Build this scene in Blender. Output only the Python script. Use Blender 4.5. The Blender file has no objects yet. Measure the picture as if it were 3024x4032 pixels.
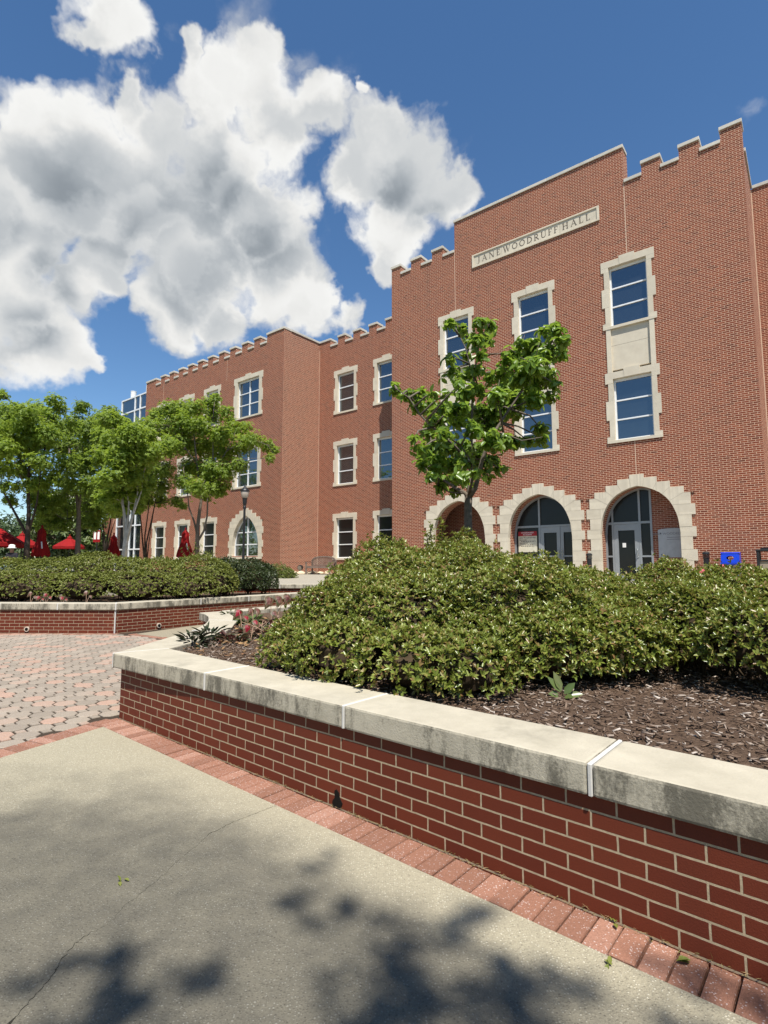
import bpy, bmesh, math, random
import numpy as np
from mathutils import Vector, Matrix
R = math.radians
rng = np.random.default_rng(7)
random.seed(7)
scene = bpy.context.scene
COL = scene.collection

# ------------------------------------------------------------------ camera
CAMH, FPX, PITCH, YAW = 1.45, 2135.5, R(5.541), R(38.356)
cam = bpy.data.cameras.new('camera')
cam.sensor_fit = 'VERTICAL'; cam.sensor_height = 36.0
cam.lens = 36 * FPX / 4032
cam.clip_start = 0.05; cam.clip_end = 5000
camo = bpy.data.objects.new('camera', cam); COL.objects.link(camo)
camo.location = (0, 0, CAMH); camo.rotation_euler = (R(90) + PITCH, 0, 0)
scene.camera = camo

def ray(x, y):                       # photo pixel -> world direction (used to measure the layout)
    a, b = (x - 1512) / FPX, (y - 2016) / FPX
    c, s = math.cos(PITCH), math.sin(PITCH)
    return Vector((a, c + b * s, s - b * c))
def at(x, y, d):                     # photo pixel at distance d along the view -> world point
    r = ray(x, y); return Vector((0, 0, CAMH)) + r * (d / r.y)

# ------------------------------------------------------------------ light
SUN = Vector((0.273, -1.491, 2.9)).normalized()
sun_el = math.asin(SUN.z); sun_az = math.atan2(SUN.x, SUN.y)
sl = bpy.data.lights.new('sun', 'SUN'); sl.energy = 5.0; sl.angle = R(0.53); sl.color = (1.0, 0.955, 0.88)
so = bpy.data.objects.new('sun', sl); COL.objects.link(so)
so.rotation_euler = (-SUN).to_track_quat('-Z', 'Y').to_euler(); so.location = (0, -20, 40)
vs = scene.view_settings
scene.display_settings.display_device = 'sRGB'
vs.view_transform = 'Standard'; vs.look = 'None'; vs.gamma = 1; vs.use_curve_mapping = False
vs.exposure = 0.6
scene.cycles.max_bounces = 6; scene.cycles.diffuse_bounces = 3; scene.cycles.glossy_bounces = 3
scene.cycles.transparent_max_bounces = 8
scene.cycles.use_denoising = True

class NT:                            # tiny node-tree helper
    def __init__(s, tree): s.t = tree; s.n = tree.nodes; s.l = tree.links
    def new(s, typ, **kw):
        nd = s.n.new(typ)
        for k, v in kw.items():
            if k == 'ins':
                for i, x in v.items():
                    if isinstance(x, bpy.types.NodeSocket): s.l.new(x, nd.inputs[i])
                    elif x is not None: nd.inputs[i].default_value = x
            else: setattr(nd, k, v)
        return nd
    def math(s, op, a, b=None, c=None, clamp=False):
        return s.new('ShaderNodeMath', operation=op, use_clamp=clamp, ins={0: a, 1: b, 2: c}).outputs[0]
    def vmath(s, op, a, b=None, scale=None):
        nd = s.new('ShaderNodeVectorMath', operation=op, ins={0: a, 1: b})
        if scale is not None: nd.inputs['Scale'].default_value = scale
        return nd.outputs['Value'] if op in ('DISTANCE', 'DOT_PRODUCT', 'LENGTH') else nd.outputs['Vector']
    def noise(s, vec, scale, detail=4, rough=.55, dist=0, color=False):
        nd = s.new('ShaderNodeTexNoise', ins={'Vector': vec, 'Scale': scale, 'Detail': detail, 'Roughness': rough, 'Distortion': dist})
        return nd.outputs['Color'] if color else nd.outputs['Fac']
    def smooth(s, x, a, b, lo=0., hi=1.):
        return s.new('ShaderNodeMapRange', interpolation_type='SMOOTHSTEP', ins={0: x, 1: a, 2: b, 3: lo, 4: hi}).outputs[0]
    def lin(s, x, a, b, lo=0., hi=1.):
        return s.new('ShaderNodeMapRange', ins={0: x, 1: a, 2: b, 3: lo, 4: hi}).outputs[0]
    def mix(s, f, a, b, mode='MIX'):
        nd = s.new('ShaderNodeMix', data_type='RGBA', blend_type=mode)
        for i, x in ((0, f), (6, a), (7, b)):
            if isinstance(x, bpy.types.NodeSocket): s.l.new(x, nd.inputs[i])
            else: nd.inputs[i].default_value = x if i == 0 else (*x[:3], 1)
        return nd.outputs[2]
    def ramp(s, f, stops, interp='LINEAR'):
        nd = s.new('ShaderNodeValToRGB', ins={0: f}); cr = nd.color_ramp; cr.interpolation = interp
        while len(cr.elements) < len(stops): cr.elements.new(.5)
        for e, (p, c) in zip(cr.elements, stops): e.position = p; e.color = (*c, 1)
        return nd.outputs[0]

# ------------------------------------------------------------------ sky with cumulus clouds
world = bpy.data.worlds.new('World'); scene.world = world; world.use_nodes = True
W = NT(world.node_tree); W.n.clear()
sky = W.new('ShaderNodeTexSky', sky_type='NISHITA', sun_disc=False, sun_elevation=sun_el, sun_rotation=sun_az,
            altitude=300, air_density=1.0, dust_density=0.12, ozone_density=2.0)
SKY_S = 0.096
dirv = W.new('ShaderNodeTexCoord').outputs['Generated']
warp = W.vmath('SUBTRACT', W.noise(dirv, 5.5, 5, .6, color=True), (.5, .5, .5))
warp2 = W.vmath('SUBTRACT', W.noise(dirv, 24, 4, .6, color=True), (.5, .5, .5))
dw = W.vmath('ADD', W.vmath('ADD', dirv, W.vmath('SCALE', warp, scale=.15)), W.vmath('SCALE', warp2, scale=.035))
def blobs(tree, vec, L, scale=1.2056):
    acc = None
    for x, y, r in L:
        a = ray(x * scale, y * scale).normalized()
        r1 = (ray((x + r) * scale, y * scale).normalized() - a).length
        r2 = (ray(x * scale, (y + r) * scale).normalized() - a).length
        rr = (r1 + r2) / 2
        s_ = tree.math('MULTIPLY_ADD', tree.vmath('DISTANCE', vec, tuple(a)), -1 / rr, 1.0)
        acc = s_ if acc is None else tree.math('SMOOTH_MAX', acc, s_, .18)
    return acc
CL = [(150,470,170),(60,560,160),(330,470,170),(500,410,140),(650,300,120),(720,210,100),(850,210,130),(880,140,80),
      (910,400,160),(1050,350,105),(1210,305,40),(385,300,55),(700,560,230),(450,620,260),(200,620,240),(850,700,200),
      (650,820,230),(880,900,170),(1000,985,100),(1120,1035,60),(540,1000,110),(700,1030,100),(330,790,130),
      (1250,470,120),(1180,570,120),(1350,600,165),(1480,620,95),(1330,720,130),(1290,830,80),
      (80,820,150),(50,1000,200),(250,950,135),(350,950,80),(130,1150,140),(240,1190,60),(300,10,130),(250,80,50),(600,130,55),
      (-200,600,250),(-150,1000,250),(620,-330,150),(-300,100,150)]
GR = [(230,650,230),(470,720,230),(700,620,180),(820,790,190),(640,910,170),(130,900,110),(210,960,80),(1300,615,95),(1410,700,80),(90,1090,130),(-100,700,200)]
field = blobs(W, dw, CL)
def puffs(v, octs=((6.5, .5), (14, .28), (31, .16), (66, .08))):                        # billow noise: rounded tops, sharp creases
    acc = None
    for sc, w in octs:
        b = W.math('MULTIPLY', W.math('ABSOLUTE', W.math('SUBTRACT', W.noise(v, sc, 0), .5)), 3.2 * w)
        acc = b if acc is None else W.math('ADD', acc, b)
    return acc
n1 = W.noise(dw, 9, 8, .55); n2 = W.noise(dw, 34, 5, .55)
pf = puffs(dw); OFF = (0.008, -0.004, 0.045); soft = ((5, .62), (11, .38))
ps, pu = puffs(dw, soft), puffs(W.vmath('ADD', dw, OFF), soft)
PN = W.math('SUBTRACT', pf, .18)
dens = W.math('ADD', field, W.math('MULTIPLY', W.math('SUBTRACT', n1, .5), .85))
dens = W.math('ADD', dens, W.math('MULTIPLY', PN, .55))
dens = W.math('ADD', dens, W.math('MULTIPLY', W.math('SUBTRACT', n2, .5), .22))
alpha = W.smooth(dens, -.12, .36)
wispmask = W.smooth(blobs(W, dw, [(800,60,140),(1010,200,80),(1130,270,90),(520,100,60),(600,1130,70),(1040,790,70),(1150,420,120),(100,1270,50),(1500,510,45),(950,780,90),(2405,385,55)]), 0, 1)
wisp = W.math('MULTIPLY', wispmask, W.smooth(n1, .42, .72))
alpha = W.math('MAXIMUM', alpha, W.math('MULTIPLY', wisp, .6))
grey = W.smooth(blobs(W, W.vmath('ADD', dirv, W.vmath('SCALE', warp, scale=.10)), GR), -.15, .85)
lit = W.smooth(W.math('SUBTRACT', ps, pu), -.3, .3, -.5, .5)
edge = W.smooth(dens, .75, .15)
shade = W.math('SUBTRACT', .775, W.math('MULTIPLY', W.math('MULTIPLY', grey, W.math('SUBTRACT', 1.0, W.math('MULTIPLY', edge, .6))), .32))
shade = W.math('ADD', shade, W.math('MULTIPLY', lit, .22))
shade = W.math('ADD', shade, W.math('MULTIPLY', edge, .05))
ccol = W.mix(W.lin(shade, .35, .82), (.80, .90, 1.0), (1.0, 1.0, .98))
ccol = W.mix(1.0, ccol, W.new('ShaderNodeCombineColor', ins={0: shade, 1: shade, 2: shade}).outputs[0], 'MULTIPLY')
hs = W.new('ShaderNodeHueSaturation', ins={'Saturation': 1.18, 'Value': 1.0, 'Color': sky.outputs[0]})
bg1 = W.new('ShaderNodeBackground', ins={0: hs.outputs[0], 1: SKY_S})
bg2 = W.new('ShaderNodeBackground', ins={0: ccol, 1: .66})
mx = W.new('ShaderNodeMixShader', ins={0: alpha, 1: bg1.outputs[0], 2: bg2.outputs[0]})
W.l.new(mx.outputs[0], W.new('ShaderNodeOutputWorld').inputs[0])

# ------------------------------------------------------------------ materials
def mat(name):
    m = bpy.data.materials.new(name); m.use_nodes = True
    t = NT(m.node_tree); t.n.clear()
    t.out = t.new('ShaderNodeOutputMaterial')
    return m, t
def principled(t, col, rough=.7, spec=.4, metal=0., normal=None, **kw):
    p = t.new('ShaderNodeBsdfPrincipled')
    for k, x in (('Base Color', col), ('Roughness', rough), ('Specular IOR Level', spec), ('Metallic', metal), ('Normal', normal)):
        if x is None: continue
        if isinstance(x, bpy.types.NodeSocket): t.l.new(x, p.inputs[k])
        else: p.inputs[k].default_value = (*x, 1) if k == 'Base Color' else x
    for k, x in kw.items(): p.inputs[k].default_value = x
    t.l.new(p.outputs[0], t.out.inputs[0]); return p
def bump(t, h, strength=.5, dist=.01):
    return t.new('ShaderNodeBump', ins={'Strength': strength, 'Distance': dist, 'Height': h}).outputs[0]
def obj_co(t): return t.new('ShaderNodeTexCoord').outputs['Object']
def simple(name, col, rough=.6, spec=.4, metal=0., var=.12, scale=6.):
    m, t = mat(name)
    n = t.noise(obj_co(t), scale, 5, .6)
    c = t.mix(t.lin(n, .3, .7), tuple(x * (1 - var) for x in col), tuple(min(1, x * (1 + var)) for x in col))
    principled(t, c, t.lin(n, .2, .8, max(.02, rough - .08), min(1, rough + .08)), spec, metal)
    return m
def brick_mat(name, ca, cb, mort, bw=.2032, rh=.0677, ms=.0052, bumpd=.006, rough=.85, stain=.25, dk=.6):
    m, t = mat(name)
    uv = t.new('ShaderNodeTexCoord').outputs['UV']
    wob = t.vmath('SCALE', t.vmath('SUBTRACT', t.noise(uv, 14, 2, .5, color=True), (.5, .5, .5)), scale=.004)
    uvw = t.vmath('ADD', uv, wob)
    b = t.new('ShaderNodeTexBrick', offset=.5, ins={'Vector': uvw, 'Color1': (0, 0, 0, 1), 'Color2': (1, 1, 1, 1), 'Mortar': (.5, .5, .5, 1),
              'Scale': 1., 'Mortar Size': ms, 'Mortar Smooth': .15, 'Bias': 0., 'Brick Width': bw, 'Row Height': rh})
    bc = t.ramp(b.outputs['Color'], [(0, ca), (.45, tuple((x + y) / 2 for x, y in zip(ca, cb))), (.8, cb), (1, tuple(x * dk for x in ca))])
    fine = t.noise(uv, 160, 3, .7)
    bc = t.mix(t.lin(fine, .3, .7, 0, .35), bc, tuple(x * .55 for x in ca))
    big = t.noise(uv, .55, 4, .6)
    bc = t.mix(t.lin(big, .35, .75, 0, stain), bc, tuple(x * .6 + .01 for x in cb))
    stk = t.noise(t.vmath('MULTIPLY', uv, (2.2, .16, 1)), 1.0, 5, .6)
    bc = t.mix(t.lin(stk, .5, .78, 0, .3), bc, tuple(x * .45 + .008 for x in ca))
    mc = t.mix(t.lin(t.noise(uv, 40, 3), .3, .7), mort, tuple(x * .72 for x in mort))
    col = t.mix(b.outputs['Fac'], bc, mc)
    h = t.math('SUBTRACT', t.math('MULTIPLY', fine, .2), b.outputs['Fac'])
    principled(t, col, rough, .25, normal=bump(t, h, .8, bumpd))
    return m
M = {}
M['brick'] = brick_mat('facade_brick', (.18, .039, .0185), (.282, .071, .031), (.76, .52, .36), ms=.0076)
M['planter_brick'] = brick_mat('planter_brick', (.118, .0215, .0095), (.15, .030, .0125), (.43, .34, .225), .2135, .0684, .0048, .008, .62, .15, .92)
M['infill_brick'] = brick_mat('recess_brick', (.20, .055, .032), (.27, .08, .045), (.6, .46, .35))

def stone_mat(name, base, dark, mildew=0., scale=3.):
    m, t = mat(name); co = obj_co(t); g = t.new('ShaderNodeNewGeometry')
    n = t.noise(co, scale, 6, .65); f = t.noise(co, scale * 22, 4, .7)
    c = t.mix(t.lin(n, .3, .7), dark, base)
    c = t.mix(t.lin(f, .3, .7, 0, .22), c, tuple(x * .55 for x in base))
    ri = t.lin(g.outputs['Random Per Island'], 0, 1, .9, 1.06)
    c = t.mix(1., c, t.new('ShaderNodeCombineColor', ins={0: ri, 1: ri, 2: ri}).outputs[0], 'MULTIPLY')
    if mildew:
        sep = t.new('ShaderNodeSeparateXYZ', ins={0: g.outputs['Normal']})
        side = t.smooth(t.math('ABSOLUTE', sep.outputs[2]), .85, .35)
        st = t.vmath('MULTIPLY', co, (5.0, 5.0, 1.6))
        sn = t.noise(st, 1.0, 6, .68); fl = t.noise(co, 70, 3, .7)
        k = t.math('MULTIPLY', t.smooth(t.math('ADD', sn, t.math('MULTIPLY', t.math('SUBTRACT', fl, .5), .25)), .42, .62), side)
        top = t.math('MULTIPLY', t.smooth(t.noise(co, 2.2, 5, .7), .5, .75), .35)
        k = t.math('MAXIMUM', t.math('MULTIPLY', k, mildew), top)
        c = t.mix(k, c, (.105, .095, .072))
    principled(t, c, .82, .25, normal=bump(t, t.math('ADD', f, t.math('MULTIPLY', n, .5)), .45, .006))
    return m
M['stone'] = stone_mat('limestone_trim', (.66, .59, .46), (.57, .50, .385))
M['coping'] = stone_mat('coping_stone', (.62, .58, .50), (.50, .46, .39))
M['cap'] = stone_mat('weathered_cap_stone', (.52, .47, .365), (.40, .36, .275), .9, 4.)
M['sealant'] = simple('white_sealant', (.52, .50, .46), .7, .3, 0, .06, 30)
M['joint'] = simple('sealed_joint', (.60, .44, .32), .8, .2)
M['groove'] = simple('mortar_groove', (.36, .31, .235), .9, .1)
M['alu'] = simple('pale_aluminium', (.74, .75, .75), .42, .5, .0, .04)
M['door'] = simple('grey_door_metal', (.27, .285, .295), .4, .5, .2, .05)
M['steel'] = simple('brushed_steel', (.55, .55, .55), .3, .5, .9, .05)
M['black'] = simple('black_painted_metal', (.012, .012, .013), .42, .5, 0, .2)
M['roof'] = simple('roof_membrane', (.25, .24, .22), .9, .1)
M['red'] = simple('red_canvas', (.23, .007, .008), .8, .2, 0, .12, 3)
M['white'] = simple('white_plastic', (.72, .71, .68), .5, .4, 0, .04)
M['plaque'] = simple('grey_stone_plaque', (.40, .41, .42), .55, .3, 0, .12, 5)
M['plaque_text'] = simple('engraved_letter', (.20, .20, .21), .6, .3)
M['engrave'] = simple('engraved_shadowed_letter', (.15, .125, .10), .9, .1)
M['signcream'] = simple('cream_sign_board', (.60, .56, .43), .5, .3)
M['signred'] = simple('red_sign_band', (.33, .02, .025), .5, .3)
M['textdark'] = simple('dark_sign_text', (.06, .05, .045), .6, .2)
M['blue'] = simple('blue_plastic', (.006, .045, .52), .33, .5, 0, .06)
M['wood'] = simple('weathered_teak', (.20, .15, .12), .75, .25, 0, .3, 9)
M['rock'] = simple('tan_rock', (.55, .46, .32), .85, .2, 0, .25, 4)
M['lampglass'] = simple('frosted_lamp_glass', (.42, .36, .30), .25, .6, 0, .1)
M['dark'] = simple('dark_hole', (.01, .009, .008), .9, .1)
M['clay'] = simple('pale_pipe', (.5, .42, .34), .8, .2)
M['cloth_dark'] = simple('dark_cloth', (.02, .02, .026), .85, .2)
M['cloth_red'] = simple('red_cloth', (.45, .03, .03), .8, .2)
M['denim'] = simple('blue_grey_cloth', (.12, .17, .2), .85, .2)
M['skin'] = simple('skin', (.22, .12, .08), .55, .4)
M['hair'] = simple('hair', (.02, .014, .01), .6, .3)
def glass(name, tint, refl, fk=.5):
    m, t = mat(name)
    d = principled(t, tint, .35, .3)
    gl = t.new('ShaderNodeBsdfGlossy', ins={'Color': (.80, .92, 1., 1), 'Roughness': .012, 'Normal': bump(t, t.noise(obj_co(t), 1.1, 2, .5), .12, .06)})
    fr = t.new('ShaderNodeLayerWeight', ins={0: .35}).outputs['Fresnel']
    w = t.math('ADD', refl, t.math('MULTIPLY', fr, fk), clamp=True)
    mxs = t.new('ShaderNodeMixShader', ins={0: w, 1: d.outputs[0], 2: gl.outputs[0]})
    t.l.new(mxs.outputs[0], t.out.inputs[0]); return m
M['glass'] = glass('tinted_window_glass', (.008, .012, .016), .15)
M['lowglass'] = glass('dimmed_ground_floor_glass', (.008, .010, .010), .01, .22)  # same window glass, reflection turned down to imitate dark surroundings mirrored in it
M['doorglass'] = glass('dark_door_glass', (.006, .007, .007), .0, .16)

def leaf_mat(name, cols, rough=.38, trans=.32, tcol=None, spec=.5):
    m, t = mat(name)
    ri = t.new('ShaderNodeNewGeometry').outputs['Random Per Island']
    c = t.ramp(ri, [(i / (len(cols) - 1), k) for i, k in enumerate(cols)])
    big = t.noise(obj_co(t), 1.3, 3, .5)
    c = t.mix(t.lin(big, .35, .7, 0, .35), c, cols[0])
    p = principled(t, c, rough, spec)
    tc = t.mix(.5, c, tcol) if tcol else c
    tr = t.new('ShaderNodeBsdfTranslucent', ins={0: tc})
    mxs = t.new('ShaderNodeMixShader', ins={0: trans, 1: p.outputs[0], 2: tr.outputs[0]})
    t.l.new(mxs.outputs[0], t.out.inputs[0]); return m
M['azalea'] = leaf_mat('azalea_leaf', [(.10, .135, .022), (.16, .205, .032), (.215, .265, .045), (.265, .305, .062), (.29, .27, .08), (.28, .14, .065)], .30, .32, (.30, .32, .04))
M['azalea_far'] = leaf_mat('clipped_azalea_leaf', [(.13, .155, .024), (.17, .20, .03), (.21, .235, .04), (.24, .23, .06)], .5, .32, (.2, .24, .03))
M['azalea_dark'] = leaf_mat('dark_azalea_leaf', [(.03, .05, .014), (.045, .07, .018), (.06, .085, .02), (.08, .08, .03)], .4, .2)
M['nandina'] = leaf_mat('nandina_leaf', [(.014, .024, .012), (.024, .036, .016), (.04, .05, .022), (.05, .03, .025)], .75, .15, None, .2)
M['burgundy'] = leaf_mat('burgundy_green_leaf', [(.03, .045, .016), (.05, .06, .02), (.09, .03, .025), (.14, .035, .035), (.10, .09, .04), (.24, .14, .11)], .45, .25)
M['yellowgreen'] = leaf_mat('yellow_green_leaf', [(.10, .13, .02), (.14, .17, .03), (.17, .19, .04)], .45, .3)
M['dogwood'] = leaf_mat('dogwood_leaf', [(.10, .18, .024), (.14, .235, .03), (.19, .29, .042), (.24, .34, .055)], .34, .48, (.44, .60, .06))
M['elm'] = leaf_mat('elm_leaf', [(.15, .225, .028), (.19, .28, .034), (.235, .33, .042), (.28, .36, .055)], .5, .55, (.46, .58, .06))
M['elm_mid'] = leaf_mat('mid_green_leaf', [(.13, .20, .028), (.17, .245, .034), (.21, .29, .042)], .5, .55, (.42, .54, .06))
M['magnolia'] = leaf_mat('dark_evergreen_leaf', [(.055, .085, .024), (.085, .125, .032), (.12, .16, .045), (.14, .15, .055)], .32, .2)
M['far_leaf'] = leaf_mat('far_tree_leaf', [(.05, .085, .03), (.07, .11, .035), (.09, .13, .04)], .5, .3)
M['twig'] = simple('twig_wood', (.05, .036, .022), .9, .1, 0, .3, 20)
M['bark'] = simple('grey_brown_bark', (.14, .115, .09), .9, .15, 0, .35, 18)
M['bark_dark'] = simple('dark_bark', (.055, .042, .033), .9, .15, 0, .35, 18)
M['bark_pale'] = simple('pale_grey_bark', (.40, .37, .32), .85, .15, 0, .3, 8)
M['blossom'] = leaf_mat('pink_petal', [(.62, .10, .14), (.75, .18, .22), (.7, .12, .16)], .6, .3)
M['dryleaf'] = leaf_mat('dry_leaf', [(.30, .17, .07), (.45, .28, .12), (.22, .1, .05)], .7, .2)
M['greenlitter'] = leaf_mat('fallen_leaf_green', [(.16, .20, .035), (.22, .23, .05)], .6, .3)
M['stem'] = simple('dry_stem', (.42, .28, .19), .8, .2)
M['straw'] = leaf_mat('straw_bits', [(.25, .16, .07), (.36, .25, .12), (.15, .17, .04)], .8, .1)

def chips_mat():
    m, t = mat('wood_chip'); ri = t.new('ShaderNodeNewGeometry').outputs['Random Per Island']
    c = t.ramp(ri, [(0, (.08, .052, .038)), (.35, (.15, .098, .066)), (.65, (.225, .16, .115)), (.88, (.33, .265, .215)), (1, (.56, .49, .42))])
    f = t.noise(t.vmath('MULTIPLY', obj_co(t), (1, 1, 1)), 120, 3, .7)
    c = t.mix(t.lin(f, .3, .7, 0, .4), c, (.05, .03, .02))
    principled(t, c, .85, .2); return m
M['chips'] = chips_mat()
def mulch_mat():
    m, t = mat('mulch_soil'); co = obj_co(t)
    n = t.noise(co, 9, 6, .7); f = t.noise(co, 60, 5, .7)
    c = t.mix(t.lin(f, .35, .65), (.075, .048, .032), (.185, .122, .082)); c = t.mix(t.lin(n, .3, .7, 0, .5), c, (.09, .06, .044))
    principled(t, c, .95, .1, normal=bump(t, t.math('ADD', n, f), .9, .03)); return m
M['mulch'] = mulch_mat()

def aggregate(t, co, base, pale, dark, sc):
    """exposed-aggregate concrete: cell-sized pebbles in a cement matrix"""
    n0 = t.noise(co, .9, 5, .6)
    v = t.new('ShaderNodeTexVoronoi', feature='F1', ins={'Vector': t.vmath('ADD', co, t.vmath('SCALE', t.noise(co, 60, 2, .5, color=True), scale=.008)), 'Scale': sc})
    peb = t.smooth(v.outputs['Distance'], .46, .18)
    hue = t.new('ShaderNodeSeparateColor', ins={0: v.outputs['Color']})
    pc = t.ramp(hue.outputs[0], [(0, dark), (.45, base), (.62, tuple(x * 1.12 for x in base)), (.74, pale), (1, pale)])
    v2 = t.new('ShaderNodeTexVoronoi', feature='F1', ins={'Vector': co, 'Scale': sc * 2.3})
    h2 = t.new('ShaderNodeSeparateColor', ins={0: v2.outputs['Color']})
    mc = t.mix(h2.outputs[0], tuple(x * .72 for x in base), tuple(x * .98 for x in base))
    c = t.mix(t.math('MULTIPLY', peb, .8), mc, pc)
    c = t.mix(t.lin(n0, .3, .7, 0, .25), c, tuple(x * .8 for x in base))
    return c, peb, n0
def slab_mat():
    m, t = mat('exposed_aggregate_concrete'); co = obj_co(t)
    c, peb, n0 = aggregate(t, co, (.37, .33, .235), (.60, .555, .43), (.19, .165, .12), 92)
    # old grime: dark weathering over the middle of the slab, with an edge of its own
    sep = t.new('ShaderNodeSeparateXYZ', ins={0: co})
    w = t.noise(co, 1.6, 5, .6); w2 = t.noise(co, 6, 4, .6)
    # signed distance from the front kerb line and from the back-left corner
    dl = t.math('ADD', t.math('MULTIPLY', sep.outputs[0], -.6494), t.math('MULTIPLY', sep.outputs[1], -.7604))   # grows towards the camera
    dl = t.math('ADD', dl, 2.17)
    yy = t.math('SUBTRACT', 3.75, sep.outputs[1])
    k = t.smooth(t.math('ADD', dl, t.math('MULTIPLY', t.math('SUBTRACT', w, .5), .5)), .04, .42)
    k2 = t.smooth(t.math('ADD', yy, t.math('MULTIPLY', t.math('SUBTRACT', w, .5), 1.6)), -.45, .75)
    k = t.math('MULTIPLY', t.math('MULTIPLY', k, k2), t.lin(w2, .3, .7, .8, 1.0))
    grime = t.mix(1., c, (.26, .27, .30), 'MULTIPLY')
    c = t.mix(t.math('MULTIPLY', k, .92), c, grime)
    h = t.math('ADD', peb, t.math('MULTIPLY', t.noise(co, 300, 3, .6), .5))
    principled(t, c, .8, .3, normal=bump(t, h, .7, .003)); return m
M['slab'] = slab_mat()
def paver_mat(name, A, B, pl=.2):
    m, t = mat(name); co = obj_co(t); ri = t.new('ShaderNodeNewGeometry').outputs['Random Per Island']
    c0, peb, n0 = aggregate(t, co, A, tuple(x * .65 + pl for x in A), tuple(x * .7 for x in A), 105)
    c1, _, _ = aggregate(t, co, B, tuple(x * .65 + pl for x in B), tuple(x * .7 for x in B), 105)
    patch = t.noise(co, .8, 3, .5)
    c = t.mix(t.smooth(t.math('ADD', ri, t.math('MULTIPLY', t.math('SUBTRACT', patch, .5), 1.2)), .62, .95), c0, c1)
    v = t.lin(ri, 0, 1, .82, 1.12)
    c = t.mix(1., c, t.new('ShaderNodeCombineColor', ins={0: v, 1: v, 2: v}).outputs[0], 'MULTIPLY')
    principled(t, c, .85, .25, normal=bump(t, peb, .5, .003)); return m
M['paver'] = paver_mat('octagon_paver', (.345, .29, .23), (.39, .26, .195))
M['border'] = paver_mat('pink_border_paver', (.30, .145, .095), (.35, .19, .135), .36)
M['sand'] = simple('joint_sand', (.05, .038, .028), .95, .1, 0, .3, 40)
def conc_mat(name, base):
    m, t = mat(name); co = obj_co(t)
    c, peb, n0 = aggregate(t, co, base, tuple(min(1, x * 1.4) for x in base), tuple(x * .7 for x in base), 90)
    principled(t, c, .85, .25); return m
M['walk'] = conc_mat('tan_walkway_concrete', (.30, .262, .185))
M['terrace'] = conc_mat('pale_terrace_concrete', (.36, .33, .265))
M['ground'] = conc_mat('plaza_ground', (.22, .20, .16))
M['grass'] = simple('lawn', (.06, .09, .02), .9, .1, 0, .4, 3)
M['bandbrick'] = brick_mat('brick_paving', (.30, .18, .13), (.36, .24, .18), (.30, .25, .2), .2, .1, .004)

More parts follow.
